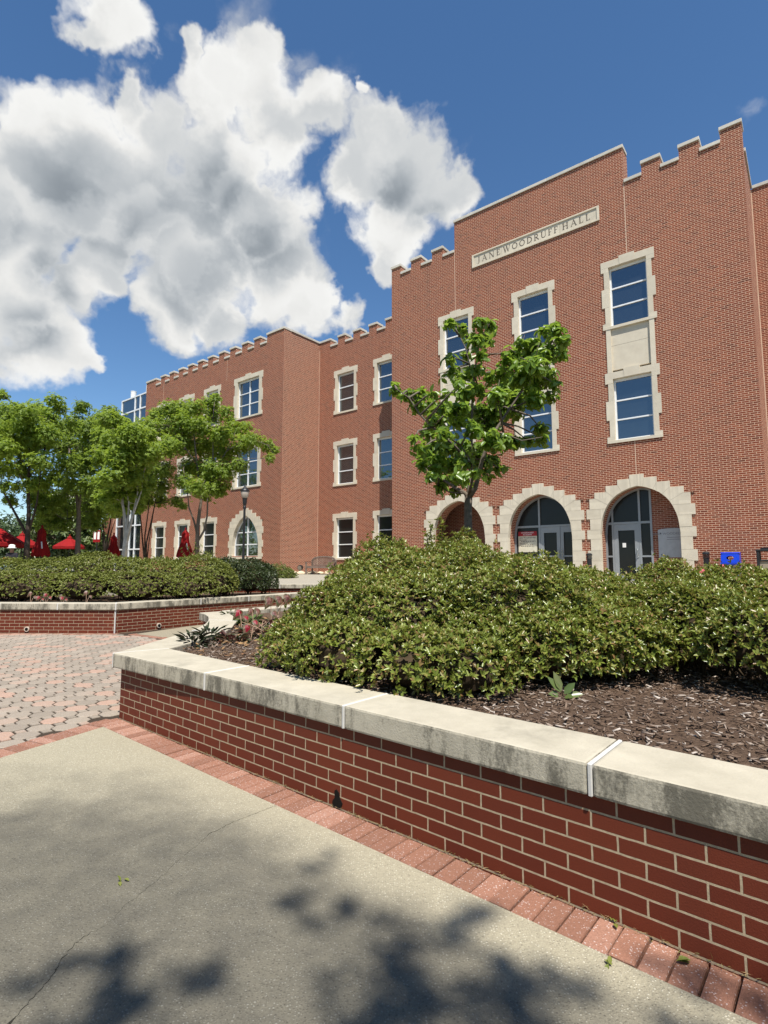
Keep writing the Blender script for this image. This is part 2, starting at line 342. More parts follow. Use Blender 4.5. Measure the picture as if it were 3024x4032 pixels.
# ------------------------------------------------------------------ mesh helpers
class MB:
    def __init__(s): s.v = []; s.f = []; s.mi = []
    def add(s, V, F, mi=0):
        o = len(s.v); s.v += [tuple(p) for p in V]
        for f in F: s.f.append(tuple(i + o for i in f)); s.mi.append(mi)
        return s
    def box(s, x0, x1, y0, y1, z0, z1, mi=0):
        V = [(x0,y0,z0),(x1,y0,z0),(x1,y1,z0),(x0,y1,z0),(x0,y0,z1),(x1,y0,z1),(x1,y1,z1),(x0,y1,z1)]
        return s.add(V, [(0,3,2,1),(4,5,6,7),(0,1,5,4),(1,2,6,5),(2,3,7,6),(3,0,4,7)], mi)
    def prism(s, poly, z0, z1, mi=0, bottom=True):   # ccw polygon in xy
        n = len(poly)
        V = [(p[0], p[1], z0) for p in poly] + [(p[0], p[1], z1) for p in poly]
        F = [tuple(range(n, 2 * n))] + ([tuple(reversed(range(n)))] if bottom else [])
        F += [(i, (i + 1) % n, n + (i + 1) % n, n + i) for i in range(n)]
        return s.add(V, F, mi)
    def vprism(s, poly, y0, y1, mi=0):               # polygon in (x, z), counter-clockwise seen from -y
        n = len(poly)
        V = [(p[0], y0, p[1]) for p in poly] + [(p[0], y1, p[1]) for p in poly]
        F = [tuple(range(n)), tuple(reversed(range(n, 2 * n)))]
        F += [((i + 1) % n, i, n + i, n + (i + 1) % n) for i in range(n)]
        return s.add(V, F, mi)
    def bar(s, a, b, w, h, up=(0, 0, 1), mi=0):      # box beam from a to b
        a, b = Vector(a), Vector(b); d = (b - a).normalized(); u = Vector(up)
        x = d.cross(u).normalized(); u = x.cross(d)
        V = []
        for p in (a, b):
            for i, j in ((-1,-1),(1,-1),(1,1),(-1,1)): V.append(p + x * (w / 2 * i) + u * (h / 2 * j))
        return s.add(V, [(0,1,2,3),(7,6,5,4),(0,4,5,1),(1,5,6,2),(2,6,7,3),(3,7,4,0)], mi)
    def tube(s, pts, rad, n=8, mi=0):
        pts = [Vector(p) for p in pts]
        if not hasattr(rad, '__len__'): rad = [rad] * len(pts)
        V = []; prev = None
        for i, p in enumerate(pts):
            d = (pts[min(i + 1, len(pts) - 1)] - pts[max(i - 1, 0)]).normalized()
            if prev is None:
                x = d.orthogonal().normalized()
            else:
                x = (prev - d * prev.dot(d)).normalized()
            prev = x; y = d.cross(x)
            for k in range(n):
                a = 2 * math.pi * k / n
                V.append(p + (x * math.cos(a) + y * math.sin(a)) * rad[i])
        F = []
        for i in range(len(pts) - 1):
            for k in range(n):
                F.append((i*n+k, i*n+(k+1)%n, (i+1)*n+(k+1)%n, (i+1)*n+k))
        F += [tuple(reversed(range(n))), tuple(range((len(pts)-1)*n, len(pts)*n))]
        return s.add(V, F, mi)
    def lathe(s, prof, c=(0, 0, 0), n=16, mi=0):
        V = [(c[0] + r * math.cos(2*math.pi*k/n), c[1] + r * math.sin(2*math.pi*k/n), c[2] + z) for r, z in prof for k in range(n)]
        F = [(i*n+k, i*n+(k+1)%n, (i+1)*n+(k+1)%n, (i+1)*n+k) for i in range(len(prof)-1) for k in range(n)]
        F += [tuple(reversed(range(n))), tuple(range((len(prof)-1)*n, len(prof)*n))]
        return s.add(V, F, mi)
    def build(s, name, mats, parent=None, off=(0, 0, 0), smooth=False, uv=False, bevel=0., seg=2):
        me = bpy.data.meshes.new(name)
        ox, oy, oz = off
        me.from_pydata([(x - ox, y - oy, z - oz) for x, y, z in s.v], [], s.f)
        for m in (mats if isinstance(mats, (list, tuple)) else [mats]): me.materials.append(m)
        if any(s.mi): me.polygons.foreach_set('material_index', s.mi)
        if bevel:
            bm = bmesh.new(); bm.from_mesh(me); bmesh.ops.remove_doubles(bm, verts=bm.verts, dist=1e-5)
            es = [e for e in bm.edges if len(e.link_faces) == 2 and e.calc_face_angle(0) > .5]
            bmesh.ops.bevel(bm, geom=es, offset=bevel, segments=seg, affect='EDGES', profile=.6)
            bm.to_mesh(me); bm.free()
        if uv:
            ul = me.uv_layers.new(name='UVMap')
            for p in me.polygons:
                n = p.normal
                if abs(n.z) > .7: tx, ty = (1, 0, 0), (0, 1, 0)
                else:
                    l = math.hypot(n.x, n.y); tx, ty = (-n.y / l, n.x / l, 0), (0, 0, 1)
                for li in p.loop_indices:
                    q = me.vertices[me.loops[li].vertex_index].co
                    ul.data[li].uv = (q.x*tx[0] + q.y*tx[1] + 50, (q.x*ty[0] + q.y*ty[1] + q.z*ty[2]) + (0 if ty[2] else 50))
        me.update()
        if smooth: me.polygons.foreach_set('use_smooth', [True] * len(me.polygons))
        o = bpy.data.objects.new(name, me); COL.objects.link(o)
        if parent is not None: o.parent = parent
        else: o.location = off
        return o
def np_obj(name, V, F, m, parent=None, off=(0, 0, 0)):   # fast mesh from arrays; F is (n, k)
    me = bpy.data.meshes.new(name); V = np.asarray(V, np.float32) - np.asarray(off, np.float32); F = np.asarray(F, np.int32); k = F.shape[1]
    me.vertices.add(len(V)); me.vertices.foreach_set('co', V.ravel())
    me.loops.add(F.size); me.loops.foreach_set('vertex_index', F.ravel())
    me.polygons.add(len(F)); me.polygons.foreach_set('loop_start', np.arange(0, F.size, k, dtype=np.int32))
    me.update(calc_edges=True); me.materials.append(m)
    o = bpy.data.objects.new(name, me); COL.objects.link(o)
    if parent is not None: o.parent = parent
    else: o.location = off
    return o
def tag(o, label, cat, group=None, kind=None):
    o['label'] = label; o['category'] = cat
    if group: o['group'] = group
    if kind: o['kind'] = kind
    return o
def thing(name, label, cat, loc, group=None, rz=0.):
    o = bpy.data.objects.new(name, None); COL.objects.link(o); o.empty_display_size = .2
    o.location = loc; o.rotation_euler = (0, 0, rz)
    return tag(o, label, cat, group)
def structure(o, kind='structure'): o['kind'] = kind; return o
def copy_tree(o, parent=None):
    c = o.copy(); COL.objects.link(c)
    if parent is not None: c.parent = parent
    for ch in list(o.children): copy_tree(ch, c)
    return c
def unit(a): return a / np.maximum(np.linalg.norm(a, axis=-1, keepdims=True), 1e-9)
def leaves(base, d, nrm, L, Wd, fold=.25, droop=0.):
    """six-vertex leaves folded along the midrib: base (N,3), direction, rough normal -> verts, quads"""
    d = unit(d); s = unit(np.cross(d, nrm)); n = np.cross(s, d); N = len(base)
    L = np.broadcast_to(L, (N,))[:, None]; Wd = np.broadcast_to(Wd, (N,))[:, None]
    def P(t, w, h): return base + d * (L * t) + s * (Wd * w) + n * (Wd * h - L * droop * t * t)
    V = np.stack([P(0, 0, 0), P(.32, .46, fold), P(.68, .42, fold), P(1, 0, -.05), P(.68, -.42, fold), P(.32, -.46, fold)], 1).reshape(-1, 3)
    i = np.arange(N)[:, None] * 6
    F = np.concatenate([i + [0, 1, 2, 3], i + [0, 3, 4, 5]], 0)
    return V, F
def sprigs(S, A, k, L, Wd, th=(50, 85), jit=.25):
    """whorls of k leaves around axis A at points S"""
    N = len(S); A = unit(A); P = unit(np.cross(A, rng.normal(size=(N, 3)))); Q = np.cross(A, P)
    B, D, Nn = [], [], []
    ph0 = rng.uniform(0, 6.28, N)
    for j in range(k):
        ph = ph0 + 2 * np.pi * j / k + rng.normal(0, jit, N); t = np.radians(rng.uniform(*th, N))
        r = P * np.cos(ph)[:, None] + Q * np.sin(ph)[:, None]
        D.append(A * np.cos(t)[:, None] + r * np.sin(t)[:, None]); B.append(S); Nn.append(A + r * .2)
    B = np.concatenate(B); D = np.concatenate(D); Nn = np.concatenate(Nn)
    return leaves(B, D, Nn, L * rng.uniform(.6, 1.35, len(B)), Wd * rng.uniform(.75, 1.2, len(B)))
def wob(P, f, seed):                                   # cheap smooth noise in [-1, 1]
    r = np.random.default_rng(seed); out = 0
    for a in range(5):
        k = r.normal(size=3) * f * (1 + .5 * a); out = out + np.sin(P @ k + r.uniform(0, 6.28)) / (1 + .35 * a)
    return out / 2.6
def lump_points(lumps, n, zmin, depth=.16, seed=0, rough=.09):
    lumps = np.array(lumps, float); C = lumps[:, :3]; Rr = lumps[:, 3:6]
    area = Rr[:, 0] * Rr[:, 1] + Rr[:, 0] * Rr[:, 2] + Rr[:, 1] * Rr[:, 2]
    which = rng.choice(len(lumps), size=n, p=area / area.sum())
    d = unit(rng.normal(size=(n, 3))); d[:, 2] = np.where(d[:, 2] < -.35, -d[:, 2], d[:, 2])
    sc = 1 - np.abs(rng.normal(0, 1, n)) * depth * .6 + np.where(rng.uniform(size=n) < .07, rng.uniform(.02, .15, n), 0)
    P0 = C[which] + d * Rr[which]
    sc = sc * (1 + rough * wob(P0, 4.5, seed) + rough * .6 * wob(P0, 11, seed + 1))
    P = C[which] + d * Rr[which] * sc[:, None]
    nrm = unit(d / Rr[which])
    keep = P[:, 2] > zmin
    for i in range(len(lumps)):
        q = np.linalg.norm((P - C[i]) / Rr[i], axis=1)
        keep &= (q > 1 - depth * 1.3) | (which == i)
    return P[keep], nrm[keep]
def shrub(name, label, cat, lumps, n, L, Wd, m, base, zmin, k=5, group=None, depth=.16, core=True, up=.55, seed=0, rough=.16, flowers=()):
    t = thing(name, label, cat, base, group)
    S, A = lump_points(lumps, n, zmin, depth, seed, rough)
    A = unit(A + np.array([0, 0, up]) + rng.normal(0, .32, A.shape))
    V, F = sprigs(S, A, k, L, Wd, (22, 78))
    np_obj('foliage', V, F, m, t, base)
    b = MB()
    rs = np.random.default_rng(seed + 5)
    for (x, y, z, rx, ry, rz) in lumps:
        for j in range(9):
            a = rs.uniform(0, 6.28); el = rs.uniform(.25, 1.4)
            tip = Vector((x + rx * .8 * math.cos(a) * math.cos(el), y + ry * .8 * math.sin(a) * math.cos(el), max(zmin, z + rz * .8 * math.sin(el))))
            g = Vector((x + rs.normal(0, .08), y + rs.normal(0, .08), zmin - .05)); mid = g.lerp(tip, .5) + Vector((rs.normal(0, .05), rs.normal(0, .05), .05))
            b.tube([g, mid, tip], [.012, .008, .003], 5)
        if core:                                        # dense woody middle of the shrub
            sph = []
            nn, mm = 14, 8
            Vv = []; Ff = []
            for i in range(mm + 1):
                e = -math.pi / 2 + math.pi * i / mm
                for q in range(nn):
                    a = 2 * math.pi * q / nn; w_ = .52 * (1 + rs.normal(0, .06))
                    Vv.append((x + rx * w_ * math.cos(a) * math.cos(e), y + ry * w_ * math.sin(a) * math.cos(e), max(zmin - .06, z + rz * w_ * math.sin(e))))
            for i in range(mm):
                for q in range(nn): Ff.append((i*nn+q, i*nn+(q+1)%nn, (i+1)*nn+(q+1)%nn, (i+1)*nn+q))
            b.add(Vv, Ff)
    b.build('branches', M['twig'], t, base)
    for (fx, fy, fz) in flowers:
        c = np.array([[fx, fy, fz]]); Vb, Fb = [], []
        for j in range(3):
            cc = c + rng.normal(0, .022, (1, 3)); ax = unit(np.array([[0.1, -.6, .7]]) + rng.normal(0, .3, (1, 3)))
            V, F = sprigs(cc, ax, 5, .03, .024, (55, 75)); Fb.append(F + sum(len(q) for q in Vb)); Vb.append(V)
        np_obj('blossom', np.concatenate(Vb), np.concatenate(Fb), M['blossom'], t, base)
    return t
def text_mesh(body, size, m, name, parent, mtx, align='CENTER', extrude=.002, space=1.0):
    cu = bpy.data.curves.new('t', 'FONT'); cu.body = body; cu.size = size; cu.align_x = align; cu.extrude = extrude; cu.space_character = space
    ob = bpy.data.objects.new('t', cu); COL.objects.link(ob)
    me = bpy.data.meshes.new_from_object(ob.evaluated_get(bpy.context.evaluated_depsgraph_get()))
    bpy.data.objects.remove(ob); bpy.data.curves.remove(cu)
    me.transform(mtx); me.materials.clear(); me.materials.append(m)
    o = bpy.data.objects.new(name, me); COL.objects.link(o); o.parent = parent; return o

# ------------------------------------------------------------------ ground and terraces
def B(u, v, z=0.):                   # building axes (along the front, away from the camera) -> world
    return Vector((u * math.cos(YAW) + v * math.sin(YAW), -u * math.sin(YAW) + v * math.cos(YAW), z))
def toB(x, y): return (x * math.cos(YAW) - y * math.sin(YAW), x * math.sin(YAW) + y * math.cos(YAW))
def terr(x, y):
    v = toB(x, y)[1]
    return .80 + .08 * min(1, max(0, (v - 11.4) / 8)) + .06 * min(1, max(0, (y - 20) / 8))

D1 = Vector((.7604, -.6494, 0)); N1 = Vector((-.6494, -.7604, 0)); C1 = Vector((-2.513, 5.311, 0))   # front planter wall
g = MB(); g.box(-400, 400, -60, 1500, -1.0, -.06); structure(g.build('ground', M['ground']))
g = MB(); g.prism([(-14, 3), (-2.0, 3), (-2.0, 8), (-1.8, 12.2), (-5, 12.6), (-14, 12.2)], -.045, -.012); structure(g.build('paving_bed', M['sand']))

# octagon pavers with small square dots
EDGE = Vector((-.4274, -.904, 0)); SC = C1 + N1 * .215 + D1 * .173       # slab corner and its left edge direction
def inside_plaza(x, y):
    p = Vector((x, y, 0))
    nl = Vector((-.904, .4274, 0))
    if (p - SC).dot(nl) < .235: return False
    if (p - Vector((-5.34, 11.53, 0))).dot(Vector((-.555, -.832, 0))) < .06: return False
    if x > -2.50 or y > 11.55 or x < -12.2: return False
    return True
pv = MB(); A_ = .218; th = R(4.0); cx_, sx_ = math.cos(th), math.sin(th)
def paver(poly, zt):
    n = len(poly); cxm = sum(p[0] for p in poly) / n; cym = sum(p[1] for p in poly) / n
    inn = [(cxm + (p[0] - cxm) * .93, cym + (p[1] - cym) * .93) for p in poly]
    V = [(p[0], p[1], zt) for p in inn] + [(p[0], p[1], zt - .006) for p in poly] + [(p[0], p[1], -.011) for p in poly]
    F = [tuple(range(n))] + [(n+i, n+(i+1)%n, (i+1)%n, i) for i in range(n)] + [(2*n+i, 2*n+(i+1)%n, n+(i+1)%n, n+i) for i in range(n)]
    pv.add(V, F)
hw = A_ / 2 - .0058; ch = .068
for i in range(-62, 17):
    for j in range(-38, 50):
        lx, ly = i * A_, j * A_
        x = -3 + lx * cx_ - ly * sx_; y = 7 + lx * sx_ + ly * cx_
        if not inside_plaza(x, y): continue
        zt = random.gauss(0, .0016); r_ = random.gauss(0, .012)
        c_, s_ = math.cos(th + r_), math.sin(th + r_)
        O = [(hw, -hw + ch), (hw, hw - ch), (hw - ch, hw), (-hw + ch, hw), (-hw, hw - ch), (-hw, -hw + ch), (-hw + ch, -hw), (hw - ch, -hw)]
        paver([(x + a * c_ - b * s_, y + a * s_ + b * c_) for a, b in O], zt)
        q = ch - .016; qx, qy = x + (A_/2) * cx_ - (A_/2) * sx_, y + (A_/2) * sx_ + (A_/2) * cx_
        if inside_plaza(qx, qy):
            paver([(qx + a * cx_ - b * sx_, qy + a * sx_ + b * cx_) for a, b in [(q, 0), (0, q), (-q, 0), (0, -q)]], zt - .0005)
structure(pv.build('octagon_paving', M['paver']))

# pink border pavers: beside the planter wall, beside the slab's left edge, along the far planter, across the walkway
bp = MB()
def border_run(p0, d, n, length, n0, w=.1):
    """row of n pavers w wide along d from p0, each reaching length in direction n0"""
    for i in range(n):
        a = p0 + d * (w * i + .004); b = p0 + d * (w * (i + 1) - .004); e = n0 * (length - .004)
        poly = [a + n0 * .004, b + n0 * .004, b + e, a + e]
        zt = random.gauss(0, .002)
        cz = sum(poly, Vector()) / 4
        if (poly[1] - poly[0]).cross(poly[2] - poly[1]).z < 0: poly.reverse()
        inn = [cz + (p - cz) * .93 for p in poly]
        V = [(p.x, p.y, zt) for p in inn] + [(p.x, p.y, zt - .006) for p in poly] + [(p.x, p.y, -.03) for p in poly]
        bp.add(V, [(0,1,2,3)] + [(4+k, 4+(k+1)%4, (k+1)%4, k) for k in range(4)] + [(8+k, 8+(k+1)%4, 4+(k+1)%4, 4+k) for k in range(4)])
border_run(C1 + D1 * -.02 + N1 * .003, D1, 80, .208, N1)
border_run(SC + EDGE * -.20, EDGE, 78, .225, Vector((-.904, .4274, 0)), .104)
border_run(Vector((-12.2, 11.56, 0)), Vector((1, -.012, 0)).normalized(), 66, .2, Vector((0, 1, 0)))
border_run(Vector((-5.34, 11.50, 0)), Vector((.832, -.555, 0)), 36, .2, Vector((.555, .832, 0)))
structure(bp.build('border_paving', M['border']))

# foreground slab in two pours with a ragged crack between them
def crack(pix):
    out = []
    for x, y in pix:
        r = ray(x, y); k = -CAMH / r.z; out.append(Vector((r.x * k, r.y * k, 0)))
    return out
Z6 = lambda x, y: (x * .90416, 2700 + y * .90416)
ck = crack([Z6(*p) for p in [(1150, 543), (1060, 575), (985, 607), (900, 655), (760, 780), (640, 880), (540, 960), (470, 1040), (380, 1085), (320, 1130), (270, 1190), (240, 1250), (190, 1310), (140, 1360), (70, 1440)]])
rr = random.Random(3); fine = []
for a, b in zip(ck, ck[1:]):
    for k in range(6):
        p = a.lerp(b, k / 6); fine.append(p + Vector((rr.gauss(0, .004), rr.gauss(0, .004), 0)))
fine.append(ck[-1]); far_end = ck[-1] + (ck[-1] - ck[-3]).normalized() * 4
k0 = SC + D1 * ((ck[0] - SC).dot(D1))                       # where the crack meets the kerb line
gap = [.0012 if 18 <= i < 48 else .0028 for i in range(len(fine))]
tn = Vector((.55, -.83, 0))
def slab(poly, name):
    m = MB(); P2 = [(p.x, p.y) for p in poly]; m.prism(P2, -.05, 0.0); structure(m.build(name, M['slab']))
leftp = [p - tn * w for p, w in zip(fine, gap)]; rightp = [p + tn * w for p, w in zip(fine, gap)]
slab([SC, SC + EDGE * 9] + [far_end + Vector((-.8, -.5, 0))] + list(reversed(leftp)) + [k0 - D1 * .003], 'slab')
slab([k0 + D1 * .003] + rightp + [far_end + Vector((1, -6, 0)), SC + D1 * 16 + Vector((0, -9, 0)), SC + D1 * 16], 'slab')

# walkway between the planters, rising terrace behind
w_ = MB(); w_.prism([(-5.20, 11.58), (-2.2, 9.58), (-1.5, 10.2), (.5, 13.2), (2, 16), (-2.6, 16.4), (-4.6, 13.0)], -.055, 0.002); structure(w_.build('walkway', M['walk']))
def terrace_sheet():
    xs = np.concatenate([np.linspace(-60, -10, 15), np.linspace(-8, 26, 35), np.linspace(30, 60, 6)]); ys = np.linspace(15.9, 75, 60)
    V = []; F = []
    for j, y in enumerate(ys):
        for x in xs:
            yy = y if j else (17.75 if -6.5 < x < 0 else 15.9)
            V.append((x, max(yy, 17.75) if -6.8 < x < 0 else yy, terr(x, max(yy, 16))))
    n = len(xs)
    for j in range(n): V.append((V[j][0], V[j][1] - .002, -.1))
    for i in range(n - 1): F.append((len(V) - n + i, len(V) - n + i + 1, i + 1, i))
    for j in range(len(ys) - 1):
        for i in range(n - 1):
            F.append((j*n+i, j*n+i+1, (j+1)*n+i+1, (j+1)*n+i))
    m = MB(); m.add(V, F); return m
structure(terrace_sheet().build('terrace', M['terrace']))
m = MB(); m.prism([tuple(B(*p).xy) for p in ((-4.5, 13.0), (12, 13.0), (12, 20.4), (-17, 20.4), (-17, 16.5), (-9, 14.5))], -.1, .86); structure(m.build('entrance_terrace', M['terrace']))
m = MB()
for k in range(9):
    c0, c1 = B(-23.0 + k * .9, 20.3), B(-23.0 + k * .9 + .5, 20.3); e = B(0, 1.1)
    m.add([(p.x, p.y, terr(p.x, p.y) + .006) for p in (c0, c1, c1 + e, c0 + e)], [(0, 1, 2, 3)])
structure(m.build('paving_band', M['border']))
m = MB(); m.add([(-400, 48, .86), (-62, 48, .86), (-62, 300, 1.6), (-400, 300, 1.6)], [(0, 1, 2, 3)]); structure(m.build('lawn', M['grass']))

# ------------------------------------------------------------------ the brick hall
DA, DM, DL, DR = 20.5, 22.8, 19.95, 23.5
BO = (-8.44, DA, .86)
hall = thing('academic_building', 'three storey red brick hall with crenellated parapets and pale stone window surrounds', 'building', B(*BO), rz=-YAW)
def bb(mb, name, m, parent=hall, **k): return mb.build(name, m, parent, BO, **k)

def wall_cells(mb, us, zs, solid, v0, dep):
    """solid wall with openings: front at v0, thickness dep; solid(u, z) says where there is wall"""
    us = sorted(set(round(x, 4) for x in us)); zs = sorted(set(round(x, 4) for x in zs))
    nu, nz = len(us) - 1, len(zs) - 1
    g = [[solid((us[i] + us[i+1]) / 2, (zs[j] + zs[j+1]) / 2) for j in range(nz)] for i in range(nu)]
    for i in range(nu):
        j = 0
        while j < nz:                                        # merge vertical runs
            if not g[i][j]: j += 1; continue
            k = j
            while k < nz and g[i][k]: k += 1
            a, b, c, d = us[i], us[i+1], zs[j], zs[k]
            mb.add([(a, v0, c), (b, v0, c), (b, v0, d), (a, v0, d)], [(0, 1, 2, 3)])
            mb.add([(a, v0 + dep, c), (b, v0 + dep, c), (b, v0 + dep, d), (a, v0 + dep, d)], [(3, 2, 1, 0)])
            mb.add([(a, v0, d), (b, v0, d), (b, v0 + dep, d), (a, v0 + dep, d)], [(0, 1, 2, 3)])
            mb.add([(a, v0, c), (b, v0, c), (b, v0 + dep, c), (a, v0 + dep, c)], [(3, 2, 1, 0)])
            j = k
        for j in range(nz):
            if not g[i][j]: continue
            c, d = zs[j], zs[j+1]
            if i == 0 or not g[i-1][j]: mb.add([(us[i], v0, c), (us[i], v0, d), (us[i], v0 + dep, d), (us[i], v0 + dep, c)], [(0, 1, 2, 3)])
            if i == nu - 1 or not g[i+1][j]: mb.add([(us[i+1], v0, c), (us[i+1], v0, d), (us[i+1], v0 + dep, d), (us[i+1], v0 + dep, c)], [(3, 2, 1, 0)])

def window_hole(uc, z0, half=.655): return [(uc - half - .08, uc + half + .08, z0 + .06, z0 + 2.5)]
def arch_holes(uc, door=True):
    if door: return [(uc - 1.38, uc + 1.38, .2, 3.80), (uc - .95, uc + .95, 3.80, 4.06), (uc - .60, uc + .60, 4.06, 4.27)]
    return [(uc - 1.3, uc + 1.3, 1.95, 3.6), (uc - 1.1, uc + 1.1, 3.6, 3.98), (uc - .75, uc + .75, 3.98, 4.22), (uc - .35, uc + .35, 4.22, 4.42)]
def make_wall(name, u0, u1, v0, top, holes, dep=.5, zb=.3, cuts=()):
    """top: list of (ua, ub, z) profile"""
    us = [u0, u1] + [x for h in holes for x in h[:2]] + [x for t in top for x in t[:2]]; zs = [zb] + [x for h in holes for x in h[2:]] + [t[2] for t in top]
    us = [x for x in us if u0 - 1e-6 <= x <= u1 + 1e-6]
    def solid(u, z):
        if any(a < u < b and c < z < d for a, b, c, d in holes): return False
        return any(a <= u <= b and z < zt for a, b, zt in top)
    m = MB(); wall_cells(m, us, zs, solid, v0, dep)
    return bb(m, name, M['brick'], uv=True)

def window(uc, z0, v0, half=.655, outer=.925, cols=1):
    fr = MB(); f0, f1 = v0 + .12, v0 + .19
    zb, zt = z0 + .10, z0 + 2.40; a, b = uc - half, uc + half
    fr.box(a, a + .055, f0, f1, zb, zt); fr.box(b - .055, b, f0, f1, zb, zt)
    fr.box(a + .055, b - .055, f0, f1, zb, zb + .06); fr.box(a + .055, b - .055, f0, f1, zt - .09, zt)
    h3 = (zt - zb - .15) / 3
    vcols = [uc] if cols == 2 else []
    for k in (1, 2): fr.box(a + .055, b - .055, f0 + .004, f1 - .004, zb + .06 + h3 * k - .025, zb + .06 + h3 * k + .025)
    for c in vcols: fr.box(c - .03, c + .03, f0 - .003, f1, zb + .06, zt - .09)
    w = bb(fr, 'window', M['alu'])
    p = MB(); p.add([(a, f1 - .02, zb), (b, f1 - .02, zb), (b, f1 - .02, zt), (a, f1 - .02, zt)], [(0, 1, 2, 3)]); p.build('pane', M['glass' if z0 > 3 else 'lowglass'], w, BO)
    s = MB(); nar = outer - .10; rs = random.Random(int(uc * 100 + z0 * 7))
    def blk(x0, x1, za, zb_): s.box(x0, x1, v0 - .03 - rs.uniform(0, .004), v0 + .22, za, zb_)
    s.box(uc - outer, uc + outer, v0 - .045, v0 + .22, z0, z0 + .10)                        # sill
    for sg in (-1, 1):
        for za, zc, o in ((.102, .24, outer), (.242, .86, nar), (.862, 1.58, outer), (1.582, 2.238, nar), (2.24, 2.40, outer)):
            x = sorted((uc + sg * half, uc + sg * o)); blk(x[0], x[1], z0 + za, z0 + zc)
    kw = .22
    blk(uc - outer, uc - kw - .03, z0 + 2.402, z0 + 2.65); blk(uc + kw + .03, uc + outer, z0 + 2.402, z0 + 2.65)
    s.vprism([(uc - kw - .028, z0 + 2.402), (uc + kw + .028, z0 + 2.402), (uc + kw + .05, z0 + 2.65), (uc + kw + .05, z0 + 2.735), (uc - kw - .05, z0 + 2.735), (uc - kw - .05, z0 + 2.65)], v0 - .042, v0 + .2)
    s.build('stone_surround', M['stone'], w, BO)
    return w

# heights of the stone steps of the pointed arches: (half width, z) from the keystone outwards
STEP = [(.24, 4.64), (.65, 4.50), (1.06, 4.31), (1.47, 4.09), (1.78, 3.87)]
def arch_z(x, kind):
    x = abs(x)
    if kind == 'door':
        P = [(0, 4.23), (.15, 4.20), (.3, 4.155), (.5, 4.07), (.7, 3.955), (.88, 3.80), (1.0, 3.65), (1.10, 3.47), (1.19, 3.25), (1.25, 3.05), (1.29, 2.80), (1.305, 2.55)]
    else:
        P = [(0, 4.34), (.1, 4.31), (.25, 4.235), (.45, 4.10), (.65, 3.93), (.80, 3.76), (.95, 3.54), (1.06, 3.32), (1.14, 3.08), (1.20, 2.80), (1.225, 2.55)]
    for (a, za), (b, zb) in zip(P, P[1:]):
        if a <= x <= b: return za + (zb - za) * (x - a) / (b - a)
    return None
def archway(uc, v0, kind, zf, step, quoin_z):
    """stone arch surround: stepped outside, pointed inside; part mesh of the hall"""
    half = 1.305 if kind == 'door' else 1.225
    m = MB(); y0, y1 = v0 - .035, v0 + .16
    edges = [0] + [s[0] for s in step]
    rs = random.Random(int(uc * 10))
    for sg in (-1, 1):
        for k, (so, zt) in enumerate(step):
            si = edges[k]; xs = [si] + [x for x in np.linspace(0, half, 27) if si + .01 < x < so - .01] + ([half] if si < half < so else []) + [so]
            lows = []; pr = rs.uniform(0, .004)
            for xa, xb in zip(xs, xs[1:]):
                za, zb = arch_z(xa, kind), arch_z(xb, kind)
                if za is None or zb is None: za = zb = quoin_z[0]
                ztop = zt
                P = [(uc + sg * xa, za), (uc + sg * xb, zb), (uc + sg * xb, ztop), (uc + sg * xa, ztop)]
                if sg < 0: P.reverse()
                m.vprism(P, y0 - pr, y1)
            # sloping mortar line of the voussoir
        # jambs below the last step
        zs = [quoin_z[0]] + list(quoin_z[1:]) + [zf]
        out0 = step[-1][0]
        for q, (zt, zb) in enumerate(zip(zs, zs[1:])):
            o = out0 - .12 if q % 2 == 0 else out0
            cuts = [zb] + [z for z in np.linspace(2.55, 4.0, 12) if zb < z < zt] + [zt]
            pr = rs.uniform(0, .004)
            for a, b in zip(cuts, cuts[1:]):
                xa = min(half, ax(a, kind)); xb = min(half, ax(b, kind))
                P = [(uc + sg * xa, a + (.003 if a == zb else 0)), (uc + sg * o, a + (.003 if a == zb else 0)), (uc + sg * o, b), (uc + sg * xb, b)]
                if sg < 0: P.reverse()
                m.vprism(P, y0 - pr, y1)
    gr = m                                                  # thin mortar lines between voussoirs
    for sg in (-1, 1):
        for (so, zt), xi in zip(step[:4], (.20, .52, .80, 1.02)):
            zi = arch_z(xi, kind)
            a = Vector((uc + sg * xi, y0 - .0045, zi + .01)); b = Vector((uc + sg * (so - .01), y0 - .0045, zt - (.21 if so > .3 else .17)))
            d = (b - a).normalized(); n = Vector((d.z, 0, -d.x)) * .004
            gr.add([a - n, b - n, b + n, a + n], [(0, 1, 2, 3)] if n.x < 0 else [(3, 2, 1, 0)], 1)
        for z in quoin_z[1:]:
            x0, x1 = sorted((uc + sg * (min(half, ax(z, kind)) + .01), uc + sg * (step[-1][0] - .13)))
            gr.add([(x0, y0 - .0045, z - .003), (x1, y0 - .0045, z - .003), (x1, y0 - .0045, z + .004), (x0, y0 - .0045, z + .004)], [(0, 1, 2, 3)], 1)
    return bb(m, 'archway', [M['stone'], M['groove']])
def ax(z, kind):                                              # half width of the opening at height z
    half = 1.305 if kind == 'door' else 1.225
    if z <= 2.55: return half
    lo, hi = 0., half
    for _ in range(30):
        md = (lo + hi) / 2
        zz = arch_z(md, kind)
        if zz is None or zz < z: hi = md
        else: lo = md
    return lo
def arch_outline(kind, zf, grow=0., n=40):
    half = 1.305 if kind == 'door' else 1.225
    xs = [half * math.sin(math.pi / 2 * t) for t in np.linspace(-1, 1, n)]
    pts = [(x, (arch_z(x, kind) or 2.55)) for x in xs]
    pts = [(-half, zf)] + pts + [(half, zf)]
    return [(x * (1 + grow / half), z + (grow if z > zf else 0)) for x, z in pts]
